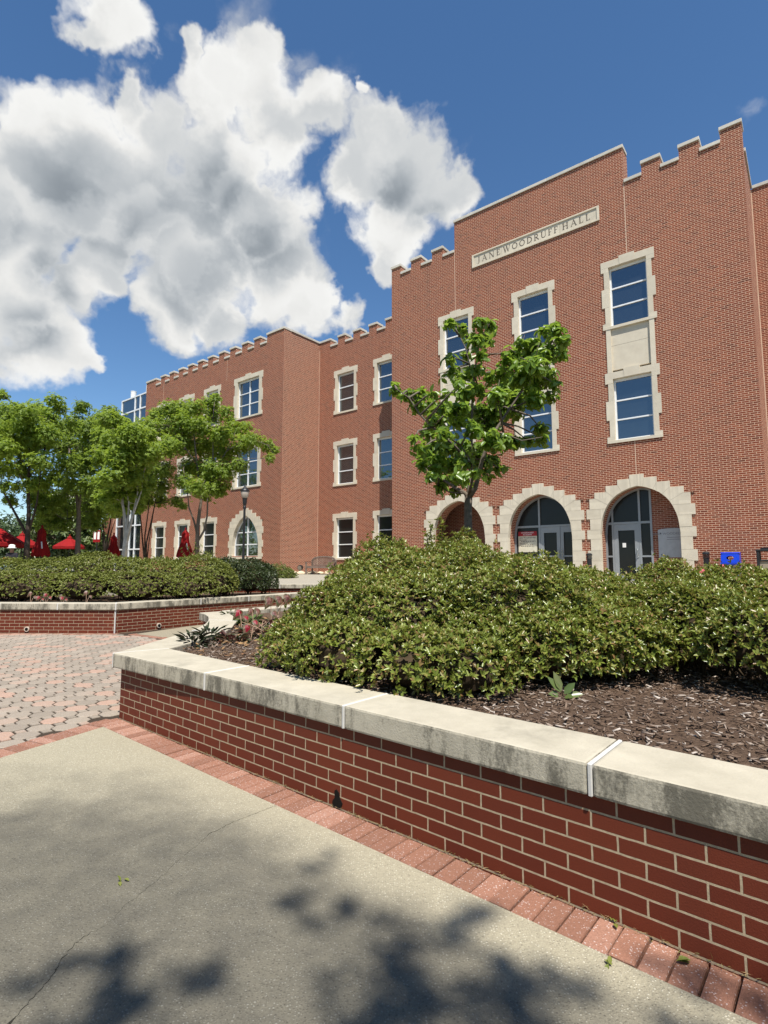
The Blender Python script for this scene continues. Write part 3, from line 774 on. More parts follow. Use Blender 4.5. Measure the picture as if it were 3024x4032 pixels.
def reveal(uc, v0, v1, kind, zf, parent, m='brick'):
    o = arch_outline(kind, zf); mb = MB()
    for (a, za), (b, zb) in zip(o, o[1:]):
        mb.add([(uc + a, v0, za), (uc + a, v1, za), (uc + b, v1, zb), (uc + b, v0, zb)], [(0, 1, 2, 3)])
        # an outer skin gives the reveal its thickness
        k = 1.03
        mb.add([(uc + a * k, v0, za + .03), (uc + b * k, v0, zb + .03), (uc + b * k, v1, zb + .03), (uc + a * k, v1, za + .03)], [(0, 1, 2, 3)])
    return mb.build('brick_reveal', M[m], parent, BO, uv=True)

# --- crenellated tops
TA, LA, HA = 16.12, 15.68, 17.10
def merlon_top(u0, u1, runs, low, high):
    """runs of (ua, ub) are high, the rest low"""
    out = []; u = u0
    for a, b in sorted(runs):
        if a > u: out.append((u, a, low))
        out.append((a, b, high)); u = b
    if u < u1: out.append((u, u1, low))
    return out
topA = merlon_top(-15.73, -12.10, [(-15.73, -15.17), (-14.54, -13.95), (-13.33, -12.73)], LA, TA) + [(-12.10, -4.77, HA)] + \
       merlon_top(-4.77, -1.06, [(-4.15, -3.53), (-2.92, -2.30), (-1.67, -1.06)], LA, TA)
UA = (-12.09, -8.44, -4.79)
holesA = [h for u in UA for z in (5.86, 10.17) for h in window_hole(u, z)] + [(u - .74, u + .74, 8.3, 10.3) for u in UA] + [h for u in UA for h in arch_holes(u)]
make_wall('front_wall', -15.73, -1.06, DA, topA, holesA)
topM = merlon_top(-23.08, -15.3, [(-23.08, -22.15), (-21.54, -20.95), (-20.33, -19.76), (-19.13, -18.54), (-17.93, -17.35), (-16.75, -16.15)], 14.51, 14.94)
UM = (-20.90, -17.88)
holesM = [h for u in UM for z in (1.72, 5.98, 10.26) for h in window_hole(u, z)]
make_wall('recessed_wall', -23.08, -15.3, DM, topM, holesM)
Lm = [(-38.44, -37.06)] + [(a, a + .60) for a in (-36.41, -35.25, -34.07, -32.91, -31.73, -30.56, -29.35, -28.18, -26.97, -25.79)] + [(-24.59, -23.08)]
topL = merlon_top(-38.44, -23.08, Lm, 14.48, 14.94)
UL = (-29.96, -32.93, -35.86); UD = -26.26
holesL = [h for u in UL for z in (1.74, 5.98, 10.25) for h in window_hole(u, z)] + [h for z in (5.98, 10.25) for h in window_hole(UD, z, 1.12)] + arch_holes(-26.19, False)
make_wall('projecting_wall', -38.44, -23.08, DL, topL, holesL)
sw = MB(); sw.box(-23.58, -23.08, DL + .5, DM, .3, 14.94)                                   # return beside the recess
sw.box(-38.44, -37.94, DL + .5, 32, .3, 14.94)
sw.box(-15.73, -15.23, DA + .5, 33, .3, 15.2)
sw.box(-1.56, -1.06, DA + .5, 33, .3, 15.44)
sw.box(-1.06, 12, DR, DR + .5, .3, 15.44); sw.box(11.5, 12, DR + .5, 33, .3, 15.44)
sw.box(-38.44, 12, 33, 33.5, .3, 14.94)
# brick backs and sides of the raised centre
sw.box(-12.10, -11.6, DA + .5, DA + .62, LA - .5, HA); sw.box(-5.27, -4.77, DA + .5, DA + .62, LA - .5, HA)
bb(sw, 'side_wall', M['brick'], uv=True)
rf = MB(); rf.box(-37.94, -23.58, DL + .5, 33, 13.7, 13.9); rf.box(-23.58, -15.73, DM + .5, 33, 13.7, 13.9); rf.box(-15.23, -1.56, DA + .5, 33, 14.5, 14.7); rf.box(-1.06, 11.5, DR + .5, 33, 14.5, 14.7)
bb(rf, 'roof', M['roof'])
cp = MB()
def coping(top, v0, dep=.5, th=.125, ends=.03):
    hi = max(t[2] for t in top)
    zs = [t[2] for t in top]
    for i, (a, b, z) in enumerate(top):
        el = ends if (i == 0 or zs[i-1] < z) else -.002
        er = ends if (i == len(top) - 1 or zs[i+1] < z) else -.002
        n = max(1, round((b - a) / 1.5))
        x0, x1 = a - el, b + er
        for k in range(n):
            cp.box(x0 + (x1 - x0) * k / n + .002, x0 + (x1 - x0) * (k + 1) / n - .002, v0 - .05, v0 + dep + .05, z + .002, z + th)
coping(topA, DA); coping(topM[:-1] + [(topM[-1][0], -15.75, topM[-1][2])], DM); coping(topL, DL)
cp.box(-23.63, -23.03, DL + .555, DM - .055, 14.942, 15.067)
cp.box(-1.61, -1.01, DA + .5 + .055, DR - .055, 15.442, 15.567); cp.box(-1.01, 12.05, DR - .05, DR + .55, 15.442, 15.567)
cp.box(-15.78, -15.18, DA + .56, 33, 15.202, 15.32)
cp.box(-38.49, -37.89, DL + .56, 33, 14.942, 15.06)
bb(cp, 'coping', M['coping'], bevel=.008, seg=1)
jt = None                                                                                   # sealed expansion joints
def vj(u, v, za, zb, w=.012): m = MB(); m.box(u - w, u + w, v - .003, v + .004, za, zb); bb(m, 'expansion_joint', M['joint'])
vj(-12.10, DA, 12.92, LA + .0); vj(-4.77, DA, 12.92, LA); vj(-4.79, DA, 4.66, 5.855); vj(-12.09, DA, 4.66, 5.855)
vj(-28.45, DL, 13.0, 14.47, .008); vj(-36.0, DL, 13.1, 14.47, .008)
vj(-23.065, DM, .5, 14.5, .014); vj(-1.046, DR, .5, 15.4, .014)

# --- windows
for u in UA:
    for z in (5.86, 10.17): window(u, z, DA)
    s = MB()
    s.box(u - .66, u + .66, DA + .045, DA + .2, 8.60, 9.53); s.box(u - .66, u + .66, DA + .042, DA + .2, 9.536, 10.168)
    for sg in (-1, 1):
        x = sorted((u + sg * .662, u + sg * .825)); s.box(x[0], x[1], DA - .03, DA + .2, 8.512, 10.168)
    bb(s, 'spandrel_panel', M['stone'])
for u in UM:
    for z in (1.72, 5.98, 10.26): window(u, z, DM)
for u in UL:
    for z in (1.74, 5.98, 10.25): window(u, z, DL)
for z in (5.98, 10.25): window(UD, z, DL, 1.04, 1.39, 2)
# big blank panels so that no one looks into the shell
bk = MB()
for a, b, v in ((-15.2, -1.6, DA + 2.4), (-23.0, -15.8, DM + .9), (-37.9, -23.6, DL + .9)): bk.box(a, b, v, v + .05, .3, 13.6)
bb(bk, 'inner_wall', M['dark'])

# --- entrance arches
QZ = (3.87, 3.48, 3.12, 2.72, 2.38, 1.96, 1.58, 1.20)
VS = DA + .57
def pane_arch(uc, kind, zf, v, parent, m, x0=-9, x1=9):
    o = [(uc + max(x0, min(x1, x)), z) for x, z in arch_outline(kind, zf)]
    p = MB(); p.add([(x, v, z) for x, z in o], [tuple(range(len(o)))]); return p.build('pane', M[m], parent, BO)
def arch_fill(mb, uc, kind, zf, xa, xb, v0, v1):
    xs = np.linspace(xa, xb, 16)
    P = [(uc + xa, zf), (uc + xb, zf)] + [(uc + x, (arch_z(x, kind) or 2.55) + .01) for x in reversed(xs)]
    mb.vprism(P, v0, v1)
def arch_bar(mb, uc, x, w, kind, zf, v0, v1):
    zt = min(arch_z(x - w / 2, kind) or 2.55, arch_z(x + w / 2, kind) or 2.55)
    mb.box(uc + x - w / 2, uc + x + w / 2, v0, v1, zf, zt + .005)
def rim(mb, uc, kind, zf, w, v0, v1, x0=-9, x1=9):
    o = [p for p in arch_outline(kind, zf) if x0 <= p[0] <= x1]
    half = 1.305 if kind == 'door' else 1.225
    for (a, za), (b, zb) in zip(o, o[1:]):
        i0 = (a * (1 - w / half), max(zf, za - w * (za > 2.6))); i1 = (b * (1 - w / half), max(zf, zb - w * (zb > 2.6)))
        P = [(uc + a, za), (uc + b, zb), (uc + i1[0], i1[1]), (uc + i0[0], i0[1])]
        P.reverse(); mb.vprism(P, v0, v1)
FZ = .862
for n, uc in enumerate(UA):
    aw = archway(uc, DA, 'door', FZ, STEP, QZ)
    reveal(uc, DA + .16, VS + .14, 'door', FZ, aw)
    if n == 0:
        m = MB(); m.box(uc - 1.9, uc + 1.9, VS + 1.5, VS + 1.6, FZ, 4.4); m.box(uc - 1.9, uc - 1.8, VS + .05, VS + 1.5, FZ, 4.4); m.box(uc + 1.8, uc + 1.9, VS + .05, VS + 1.5, FZ, 4.4); m.box(uc - 1.9, uc + 1.9, VS + .05, VS + 1.6, 4.4, 4.5); m.box(uc - 1.9, uc - 1.2, VS + .02, VS + .14, FZ, 4.4); m.build('vestibule', M['infill_brick'], aw, BO, uv=True)
    elif n == 1:
        f = MB(); rim(f, uc, 'door', FZ, .07, VS, VS + .1)
        arch_bar(f, uc, -.225, .07, 'door', FZ, VS + .003, VS + .1)
        f.box(uc - 1.25, uc + 1.25, VS - .004, VS + .1, 2.95, 3.03); f.box(uc - 1.24, uc - .26, VS + .002, VS + .1, 1.70, 1.77); f.box(uc - 1.24, uc - .26, VS + .002, VS + .1, FZ, 1.0)
        fr = bb(f, 'storefront_frame', M['door']); pane_arch(uc, 'door', FZ, VS + .07, fr, 'doorglass')
        for k, (a, b) in enumerate(((uc - .185, uc + .62), (uc + .635, uc + 1.24))):
            d = MB(); a2 = a + (.14 if k == 0 else .12); b2 = b - (.14 if k == 0 else .02)
            d.box(a, a2, VS + .012, VS + .06, FZ + .02, 2.945); d.box(b2, b, VS + .012, VS + .06, FZ + .02, 2.945)
            d.box(a2, b2, VS + .012, VS + .06, 2.72, 2.945); d.box(a2, b2, VS + .012, VS + .06, FZ + .02, 1.12); d.box(a2, b2, VS + .02, VS + .055, 1.76, 1.81)
            dd = bb(d, 'door', M['door'])
            h = MB(); hx = b - .06 if k == 0 else a + .06
            h.tube([(hx, VS + .01, 2.02), (hx, VS - .05, 2.0), (hx, VS - .05, 1.72), (hx, VS + .01, 1.70)], .013, 8); h.build('handle', M['steel'], dd, BO)
    else:
        f = MB(); rim(f, uc, 'door', FZ, .06, VS, VS + .1, -9, .3)
        arch_bar(f, uc, -1.04, .06, 'door', FZ, VS + .003, VS + .1); arch_bar(f, uc, -.10, .07, 'door', FZ, VS + .003, VS + .1); arch_bar(f, uc, .28, .07, 'door', FZ, VS, VS + .1)
        f.box(uc - 1.25, uc + .25, VS - .004, VS + .1, 2.93, 3.01); f.box(uc - 1.25, uc - 1.07, VS + .002, VS + .1, 1.72, 1.78); f.box(uc - .065, uc + .25, VS + .002, VS + .1, 1.72, 1.78); f.box(uc - .065, uc + .25, VS + .002, VS + .1, FZ, .97)
        fr = bb(f, 'storefront_frame', M['door']); pane_arch(uc, 'door', FZ, VS + .07, fr, 'doorglass', -9, .3)
        m = MB(); arch_fill(m, uc, 'door', FZ, .312, 1.30, VS + .02, VS + .2); m.build('brick_infill', M['infill_brick'], aw, BO, uv=True)
        d = MB(); a, b = uc - 1.005, uc - .138
        d.box(a, a + .15, VS + .012, VS + .06, FZ + .02, 2.925); d.box(b - .15, b, VS + .012, VS + .06, FZ + .02, 2.925)
        d.box(a + .15, b - .15, VS + .012, VS + .06, 2.70, 2.925); d.box(a + .15, b - .15, VS + .012, VS + .06, FZ + .02, 1.1)
        dd = bb(d, 'door', M['door'])
        h = MB(); hx = b - .07
        h.box(hx - .035, hx + .035, VS - .004, VS + .012, 1.70, 2.05); h.tube([(hx, VS, 2.0), (hx, VS - .06, 1.97), (hx, VS - .06, 1.76), (hx, VS, 1.73)], .014, 8); h.build('handle', M['steel'], dd, BO)
        nt = MB(); nt.box(a + .28, a + .40, VS + .050, VS + .054, 2.08, 2.24); nt.build('notice', M['white'], dd, BO)
# arched window of the projecting wing
LS = [(.24, 4.77), (.58, 4.65), (.95, 4.44), (1.32, 4.22), (1.63, 4.03)]
aw = archway(-26.19, DL, 'win', 1.90, LS, (4.03, 3.63, 3.24, 2.85, 2.46, 2.1))
f = MB(); rim(f, -26.19, 'win', 1.9, .06, DL + .16, DL + .24); f.box(-26.19 - 1.2, -26.19 + 1.2, DL + .158, DL + .24, 1.90, 1.97)
arch_bar(f, -26.19, 0, .065, 'win', 1.9, DL + .157, DL + .24)
for z in (2.60, 3.32): f.box(-26.19 - 1.13, -26.19 + 1.13, DL + .163, DL + .235, z, z + .06)
fr = bb(f, 'arched_window', M['alu']); pane_arch(-26.19, 'win', 1.9, DL + .21, fr, 'lowglass')
s = MB(); s.box(-26.19 - 1.55, -26.19 + 1.55, DL - .045, DL + .2, 1.78, 1.898); s.build('sill', M['stone'], fr, BO)

# --- carved name panel
u0, u1, z0, z1 = -11.19, -5.69, 14.58, 15.17
s = MB(); e = .055
s.box(u0, u1, DA - .05, DA + .02, z0, z0 + e); s.box(u0, u1, DA - .05, DA + .02, z1 - e, z1); s.box(u0, u0 + e + .03, DA - .05, DA + .02, z0 + e, z1 - e); s.box(u1 - e - .03, u1, DA - .05, DA + .02, z0 + e, z1 - e)
cuts = [u0 + e + .03, -9.76, -8.42, -7.23, u1 - e - .03]
for a, b in zip(cuts, cuts[1:]): s.box(a + .003, b - .003, DA - .018, DA + .02, z0 + e, z1 - e)
panel = bb(s, 'name_panel', M['stone'])
# Roman capitals drawn as thick and thin strokes with serifs, in a unit-high cell
TK, TN = .15, .075
def arc(cx, cy, rx, ry, a0, a1, n=14): return [(cx + rx * math.cos(R(a0 + (a1 - a0) * i / n)), cy + ry * math.sin(R(a0 + (a1 - a0) * i / n))) for i in range(n + 1)]
def srf(x, y, w=.2): return ([(x - w / 2, y), (x + w / 2, y)], TN)
GL = {
 'J': (.46, [([(.30, 1), (.30, .12)], TK), (arc(.14, .12, .16, .24, 0, -110), TN * 1.2), srf(.30, .97, .3)]),
 'A': (.86, [([(.08, 0), (.42, 1)], TN), ([(.42, 1), (.78, 0)], TK), ([(.2, .36), (.64, .36)], TN), srf(.08, .03), srf(.78, .03, .24)]),
 'N': (.90, [([(.12, 0), (.12, 1)], TN), ([(.12, 1), (.78, 0)], TK), ([(.78, 0), (.78, 1)], TN), srf(.12, .03), srf(.10, .97), srf(.78, .97)]),
 'E': (.66, [([(.16, 0), (.16, 1)], TK), ([(.06, .96), (.56, .96)], TN), ([(.06, .04), (.60, .04)], TN), ([(.16, .52), (.46, .52)], TN), ([(.56, .98), (.56, .8)], TN), ([(.60, .02), (.60, .22)], TN)]),
 'W': (1.22, [([(.08, 1), (.34, 0)], TK), ([(.34, 0), (.58, 1)], TN), ([(.56, 1), (.82, 0)], TK), ([(.82, 0), (1.1, 1)], TN), srf(.08, .97, .26), srf(1.1, .97), srf(.57, .97)]),
 'O': (.96, [(arc(.46, .5, .39, .47, 0, 360, 28), TK * .85)]),
 'D': (.90, [([(.16, 0), (.16, 1)], TK), (arc(.30, .5, .48, .46, -90, 90, 18), TK * .9), ([(.06, .96), (.32, .96)], TN), ([(.06, .04), (.32, .04)], TN)]),
 'R': (.82, [([(.16, 0), (.16, 1)], TK), (arc(.34, .74, .26, .23, -90, 90, 12), TK * .85), ([(.06, .96), (.36, .96)], TN), ([(.16, .5), (.36, .5)], TN), ([(.36, .5), (.76, .02)], TK), srf(.16, .03, .3)]),
 'U': (.88, [([(.15, 1), (.15, .32)], TK), (arc(.44, .32, .29, .29, 180, 360, 14), TK * .75), ([(.73, .32), (.73, 1)], TN), srf(.15, .97, .3), srf(.73, .97)]),
 'F': (.62, [([(.16, 0), (.16, 1)], TK), ([(.06, .96), (.56, .96)], TN), ([(.16, .5), (.46, .5)], TN), ([(.56, .98), (.56, .8)], TN), srf(.16, .03, .3)]),
 'H': (.92, [([(.16, 0), (.16, 1)], TK), ([(.74, 0), (.74, 1)], TK), ([(.16, .52), (.74, .52)], TN), srf(.16, .03, .28), srf(.16, .97, .28), srf(.74, .03, .28), srf(.74, .97, .28)]),
 'L': (.64, [([(.16, 0), (.16, 1)], TK), ([(.06, .04), (.58, .04)], TN), ([(.58, .02), (.58, .24)], TN), srf(.16, .97, .3)])}
def carve(word, ua, ub, zb, hgt, name='lettering'):
    tot = sum(GL[c][0] for c in word); gapw = ((ub - ua) - tot * hgt) / max(1, len(word) - 1); m = MB(); u = ua
    for c in word:
        wd, st = GL[c]
        for pts, w in st:
            for (xa, za), (xb, zb_) in zip(pts, pts[1:]):
                a = Vector((u + xa * hgt, DA - .0195, zb + za * hgt)); b = Vector((u + xb * hgt, DA - .0195, zb + zb_ * hgt)); d = (b - a)
                if d.length < 1e-6: continue
                d.normalize(); a -= d * w * hgt * .1; b += d * w * hgt * .1
                m.bar(a, b, w * hgt, .003, up=(0, -1, 0))
        u += wd * hgt + gapw
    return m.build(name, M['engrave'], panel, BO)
carve('JANE', -10.93, -9.83, 14.745, .265); carve('WOODRUFF', -9.68, -7.30, 14.745, .265); carve('HALL', -7.12, -6.03, 14.745, .265)

# --- glazed stair tower at the far end
f = MB(); v0 = 20.35; ua, ub = -42.95, -38.47
for u in (ua, -40.85, -40.05, ub): f.box(u - .04, u + .04, v0 - .05, v0 + .05, .8, 14.55)
zz = [.8, 2.6, 4.4, 5.9, 7.6, 8.9, 10.2, 11.3, 12.35, 13.4, 14.5]
for z in zz: f.box(ua, ub, v0 - .045, v0 + .045, z - .05, z + .05)
tw = bb(f, 'glazed_tower_frame', M['alu'])
p = MB(); p.box(ua, ub, v0 + .02, v0 + 6, .8, 14.45); p.build('pane', M['glass'], tw, BO)
for u, h, w in ((-42.6, .95, .22), (-40.35, 1.0, .13), (-39.65, 1.0, .13)):
    q = MB(); q.lathe([(w, 0), (w, h - .06), (w * 1.05, h - .05), (w * 1.05, h)], (u, v0 + .7, 14.5), 14); q.build('roof_vent', M['white'], tw, BO, smooth=False)
q = MB(); q.box(-44.6, -42.99, v0 - .3, v0 + 6, .3, 5.2); bb(q, 'pier', M['brick'], uv=True)

# ------------------------------------------------------------------ planters
ZC0, ZC1 = .478, .612
def ground_hit(x, y, z):
    r = ray(x, y); return Vector((0, 0, CAMH)) + r * ((z - CAMH) / r.z)
def cap_stone(parent, off, poly, z0=ZC0, z1=ZC1, jitter=True):
    m = MB(); P = [(p[0], p[1]) for p in poly]
    ar = sum(a[0] * b[1] - b[0] * a[1] for a, b in zip(P, P[1:] + P[:1]))
    if ar < 0: P.reverse()
    m.prism(P, z0, z1 + (random.gauss(0, .0015) if jitter else 0)); return m.build('cap_stone', M['cap'], parent, off, bevel=.013, seg=2)
def seal(parent, off, a, b, w=.011, z0=ZC0, z1=ZC1):
    a, b = Vector((a[0], a[1], 0)), Vector((b[0], b[1], 0)); d = (b - a).normalized(); n = Vector((-d.y, d.x, 0)) * w
    a -= d * .001; b += d * .001
    P = [a - n, b - n, b + n, a + n]
    m = MB(); m.prism([(p.x, p.y) for p in P], z0 - .001, z1 + .0005); return m.build('sealant_joint', M['sealant'], parent, off, bevel=.004, seg=1)
def lerp2(a, b, t): return (a[0] + (b[0] - a[0]) * t, a[1] + (b[1] - a[1]) * t)

PO = (-2.5, 5.3, 0)
plant1 = thing('brick_planter', 'nearest brick planter wall with weathered limestone cap running to the front right', 'planter', PO, 'brick planters')
IN1 = -N1
def fr(s, w): p = C1 + D1 * s + N1 * (.029 - w); return (p.x, p.y)
# front wall
w = MB(); a, b = C1, C1 + D1 * 12; w.prism([(p.x, p.y) for p in (a, b, b + IN1 * .34, a + IN1 * .34 + D1 * .05)], -.05, ZC0 - .0015)
so_ = [(-2.52, 5.33), (-2.47, 6.04), (-2.44, 6.5), (-2.41, 7.1), (-2.44, 7.53), (-2.50, 7.92), (-2.63, 8.45), (-2.80, 8.95), (-3.0, 9.39), (-3.17, 9.66)]
si_ = [(-2.19, 5.6), (-2.15, 5.95), (-2.08, 6.5), (-2.05, 6.9), (-2.09, 7.39), (-2.21, 8.1), (-2.34, 8.55), (-2.55, 9.15), (-2.8, 9.72), (-2.93, 9.98)]
w.prism(so_ + list(reversed(si_)), -.05, ZC0 - .0017)
w.prism([(-3.15, 9.70), (-2.85, 9.96), (.0, 14.2), (.3, 14.0), (-2.6, 9.75), (-2.75, 9.66)], -.05, ZC0 - .002)
w.build('brick_wall', M['planter_brick'], plant1, PO, uv=True)
# cap stones of the front
js = [1.49, 3.005, 4.47, 5.96, 7.45, 8.94, 10.4, 12]
oc = (-2.585, 5.276); ic = (-2.165, 5.565)
prev = None
for k, s in enumerate(js):
    if k == 0: poly = [oc, fr(s - .013, 0), fr(s - .013, .415), ic]
    else: poly = [fr(js[k-1] + .013, 0), fr(s - .013, 0), fr(s - .013, .415), fr(js[k-1] + .013, .415)]
    cap_stone(plant1, PO, poly)
    if k < len(js) - 1: seal(plant1, PO, fr(s, 0), fr(s, .415), .010)
# side caps
SO = [oc, (-2.53, 6.04), (-2.50, 6.5), (-2.47, 7.1), (-2.50, 7.53), (-2.56, 7.92), (-2.69, 8.45), (-2.86, 8.95), (-3.06, 9.39), (-3.26, 9.68)]
SI = [ic, (-2.10, 5.95), (-2.03, 6.5), (-2.0, 6.95), (-2.04, 7.39), (-2.11, 7.75), (-2.20, 8.25), (-2.36, 8.75), (-2.60, 9.35), (-2.90, 10.05)]
for a, b in ((0, 3), (3, 6), (6, 9)):
    o = SO[a:b+1]; i = SI[a:b+1]
    o[0] = lerp2(o[0], o[1], .03); i[0] = lerp2(i[0], i[1], .03); o[-1] = lerp2(o[-1], o[-2], .03); i[-1] = lerp2(i[-1], i[-2], .03)
    cap_stone(plant1, PO, o + list(reversed(i)))
for k in (0, 3, 6): seal(plant1, PO, SO[k], SI[k])
rl = [(-3.0, 10.1), (-2.05, 11.5), (-1.1, 12.9), (-.1, 14.35)]
for a, b in zip(rl, rl[1:]):
    n = Vector((b[0] - a[0], b[1] - a[1], 0)).normalized(); n = Vector((n.y, -n.x, 0)) * .42; d = Vector((b[0] - a[0], b[1] - a[1], 0)) * .008
    cap_stone(plant1, PO, [(a[0] + d.x, a[1] + d.y), (b[0] - d.x, b[1] - d.y), (b[0] + n.x - d.x, b[1] + n.y - d.y), (a[0] + n.x + d.x, a[1] + n.y + d.y)])
# chipped weep hole at the foot of the wall
hp = C1 + D1 * 2.93
m = MB(); pts = [(-.035, .0), (.04, .0), (.052, .03), (.03, .055), (.022, .085), (.0, .10), (-.015, .088), (-.012, .05), (-.03, .03)]
V = [hp + D1 * x + N1 * .004 + Vector((0, 0, z + .005)) for x, z in pts] + [hp + D1 * x - N1 * .03 + Vector((0, 0, z + .005)) for x, z in pts]; n = len(pts)
m.add(V, [tuple(range(n)), tuple(reversed(range(n, 2*n)))] + [(i, n+i, n+(i+1)%n, (i+1)%n) for i in range(n)]); m.build('weep_hole', M['dark'], plant1, PO)
bed = MB(); bed.prism([fr(-.0, .40)] and [(-2.2, 5.58), fr(11.9, .41), tuple(B(12, 13).xy), tuple(B(-4.4, 13.0).xy), (.35, 14.1), (-1.65, 11.2), (-2.6, 9.8), (-2.45, 9.2), (-2.2, 8.3), (-2.04, 7.4), (-2.0, 6.9), (-2.1, 5.95)], 0.01, .545)
structure(bed.build('planting_bed', M['mulch']))

P2O = (-5.7, 11.65, 0)
plant2 = thing('brick_planter', 'far brick planter with angled corner and pale cap in front of the clipped hedge', 'planter', P2O, 'brick planters')
wo = [(-12.6, 11.79), (-8.2, 11.745), (-5.70, 11.665), (-5.05, 12.46), (-4.44, 13.25), (-2.70, 15.55), (-2.2, 16.4)]
def offset_poly(P, w):
    out = []
    for i, p in enumerate(P):
        a = Vector(P[max(i-1, 0)]).to_3d(); b = Vector(P[min(i+1, len(P)-1)]).to_3d()
        n = []
        for q, r_ in ((i-1, i), (i, i+1)):
            if q < 0 or r_ >= len(P): continue
            d = (Vector(P[r_]) - Vector(P[q])).normalized(); n.append(Vector((-d.y, d.x)))
        nn = sum(n, Vector((0, 0))).normalized(); k = 1 / max(.3, nn.dot(n[0])); out.append((p[0] + nn.x * w * k, p[1] + nn.y * w * k))
    return out
w = MB(); w.prism(wo + list(reversed(offset_poly(wo, .32))), -.05, ZC0 + .012); w.build('brick_wall', M['planter_brick'], plant2, P2O, uv=True)
co, ci = offset_poly(wo, -.036), offset_poly(wo, .40)
def along(P, L):                    # subdivide polyline at arc lengths
    pts = [Vector(p) for p in P]; acc = 0
    for a, b in zip(pts, pts[1:]):
        d = (b - a).length
        if L <= acc + d + 1e-6: return a.lerp(b, (L - acc) / d)
        acc += d
    return pts[-1]
segs = [(0, 2, [0, 1.4, 2.85, 3.9]), ]
def cap_seg(pa, pb, ia, ib, n, first=True):
    for k in range(n):
        t0, t1 = k / n, (k + 1) / n; e = .012 / max(.1, (Vector(pb) - Vector(pa)).length)
        cap_stone(plant2, P2O, [lerp2(pa, pb, t0 + e), lerp2(pa, pb, t1 - e), lerp2(ia, ib, t1 - e), lerp2(ia, ib, t0 + e)], ZC0 + .014, ZC1 + .014)
        seal(plant2, P2O, lerp2(pa, pb, t1), lerp2(ia, ib, t1), .014, ZC0 + .014, ZC1 + .014)
cap_seg(co[0], co[1], ci[0], ci[1], 3); cap_seg(co[1], co[2], ci[1], ci[2], 2); cap_seg(co[2], co[4], ci[2], ci[4], 1); cap_seg(co[4], co[5], ci[4], ci[5], 2); cap_seg(co[5], co[6], ci[5], ci[6], 1)
m = MB(); m.box(-5.712, -5.688, 11.652, 11.70, .0, ZC0 + .012); m.build('sealant_joint', M['sealant'], plant2, P2O)
for x, y, d in ((-7.59, 11.72, Vector((0, -1, 0))), (-5.08, 12.42, Vector((.79, -.61, 0)))):
    m = MB(); p = Vector((x, y, .085)); m.tube([p - d * .05, p + d * .022], .052, 14); o = m.build('drain_pipe', M['clay'], plant2, P2O)
    m = MB(); m.tube([p - d * .02, p + d * .026], .034, 12); m.build('pipe_bore', M['dark'], o, P2O)
bed = MB(); bed.prism([(-12.6, 12.05), (-8.2, 12.02), (-5.84, 11.95), (-2.95, 15.7), (-2.5, 16.6), (-2.5, 17.3), (-6.7, 17.4), (-6.8, 15.88), (-12.6, 15.88)], 0.01, .565); structure(bed.build('planting_bed', M['mulch']))
RO = (-4.2, 17.5, .5)
rw = thing('retaining_wall', 'low terrace wall with pale cap behind the far planter', 'wall', RO)
m = MB(); m.box(-6.7, -1.6, 17.34, 17.7, .0, .70); m.build('brick_wall', M['planter_brick'], rw, RO, uv=True)
for k in range(3): 
    m = MB(); x0 = -6.75 + k * 1.73; m.box(x0 + .01, x0 + 1.715, 17.29, 17.74, .702, .83); m.build('cap_stone', M['cap'], rw, RO, bevel=.012)
    m = MB(); m.box(x0 + 1.716, x0 + 1.739, 17.291, 17.739, .70, .829); m.build('sealant_joint', M['sealant'], rw, RO)

# ------------------------------------------------------------------ mulch, litter
def scatter_chips(n, ok, z, smin, smax, name, m, thick=.006, fat=.22):
    P = []
    while len(P) < n:
        x, y = rng.uniform(-2.6, 6), rng.uniform(.2, 9)
        if ok(x, y): P.append((x, y, z + rng.uniform(-.002, .026)))
    P = np.array(P); N = len(P)
    a = rng.uniform(0, 6.28, N); t = rng.normal(0, .22, N); L = rng.uniform(smin, smax, N) ; Wd = L * rng.uniform(fat * .6, fat * 1.5, N)
    d = np.stack([np.cos(a) * np.cos(t), np.sin(a) * np.cos(t), np.sin(t)], 1); s = unit(np.cross(d, np.array([0, 0, 1.]) + rng.normal(0, .25, (N, 3)))); u = np.cross(s, d)
    V = []
    for i, j, k in ((-1,-1,-1),(1,-.6,-1),(1,.7,-1),(-1,1,-1),(-1,-1,1),(1,-.6,1),(1,.7,1),(-1,1,1)):
        V.append(P + d * (L * i / 2)[:, None] + s * (Wd * j / 2)[:, None] + u * (thick * k / 2))
    V = np.stack(V, 1).reshape(-1, 3); b = np.arange(N)[:, None] * 8
    F = np.concatenate([b + q for q in ([0,3,2,1],[4,5,6,7],[0,1,5,4],[1,2,6,5],[2,3,7,6],[3,0,4,7])])
    return np_obj(name, V, F, m)
def inbed(x, y):
    d = (Vector((x, y, 0)) - C1).dot(IN1); return d > .385 and x > (-2.15 if y < 7.4 else -2.15 - (y - 7.4) * .3) and not (y > 4.9 and x > .2)
o = scatter_chips(26000, inbed, .545, .010, .055, 'wood_chips', M['chips']); structure(o, 'stuff')
o = scatter_chips(420, lambda x, y: inbed(x, y) and y > 4.4 and x < 0, .57, .035, .07, 'leaf_litter', M['dryleaf'], .002, .6); structure(o, 'stuff')
def straw_line():
    P = []; n = 900
    for _ in range(n):
        s = rng.uniform(.2, 6.5); p = C1 + D1 * s + N1 * abs(rng.normal(.004, .012)); P.append((p.x, p.y, rng.uniform(.0, .012)))
    P = np.array(P); d = unit(np.stack([rng.normal(D1.x, .8, n), rng.normal(D1.y, .8, n), np.abs(rng.normal(0, .25, n))], 1))
    V, F = leaves(P, d, np.tile([0, 0, 1.], (n, 1)), rng.uniform(.012, .04, n), .0025); return np_obj('dry_grass_bits', V, F, M['straw'])
structure(straw_line(), 'stuff')
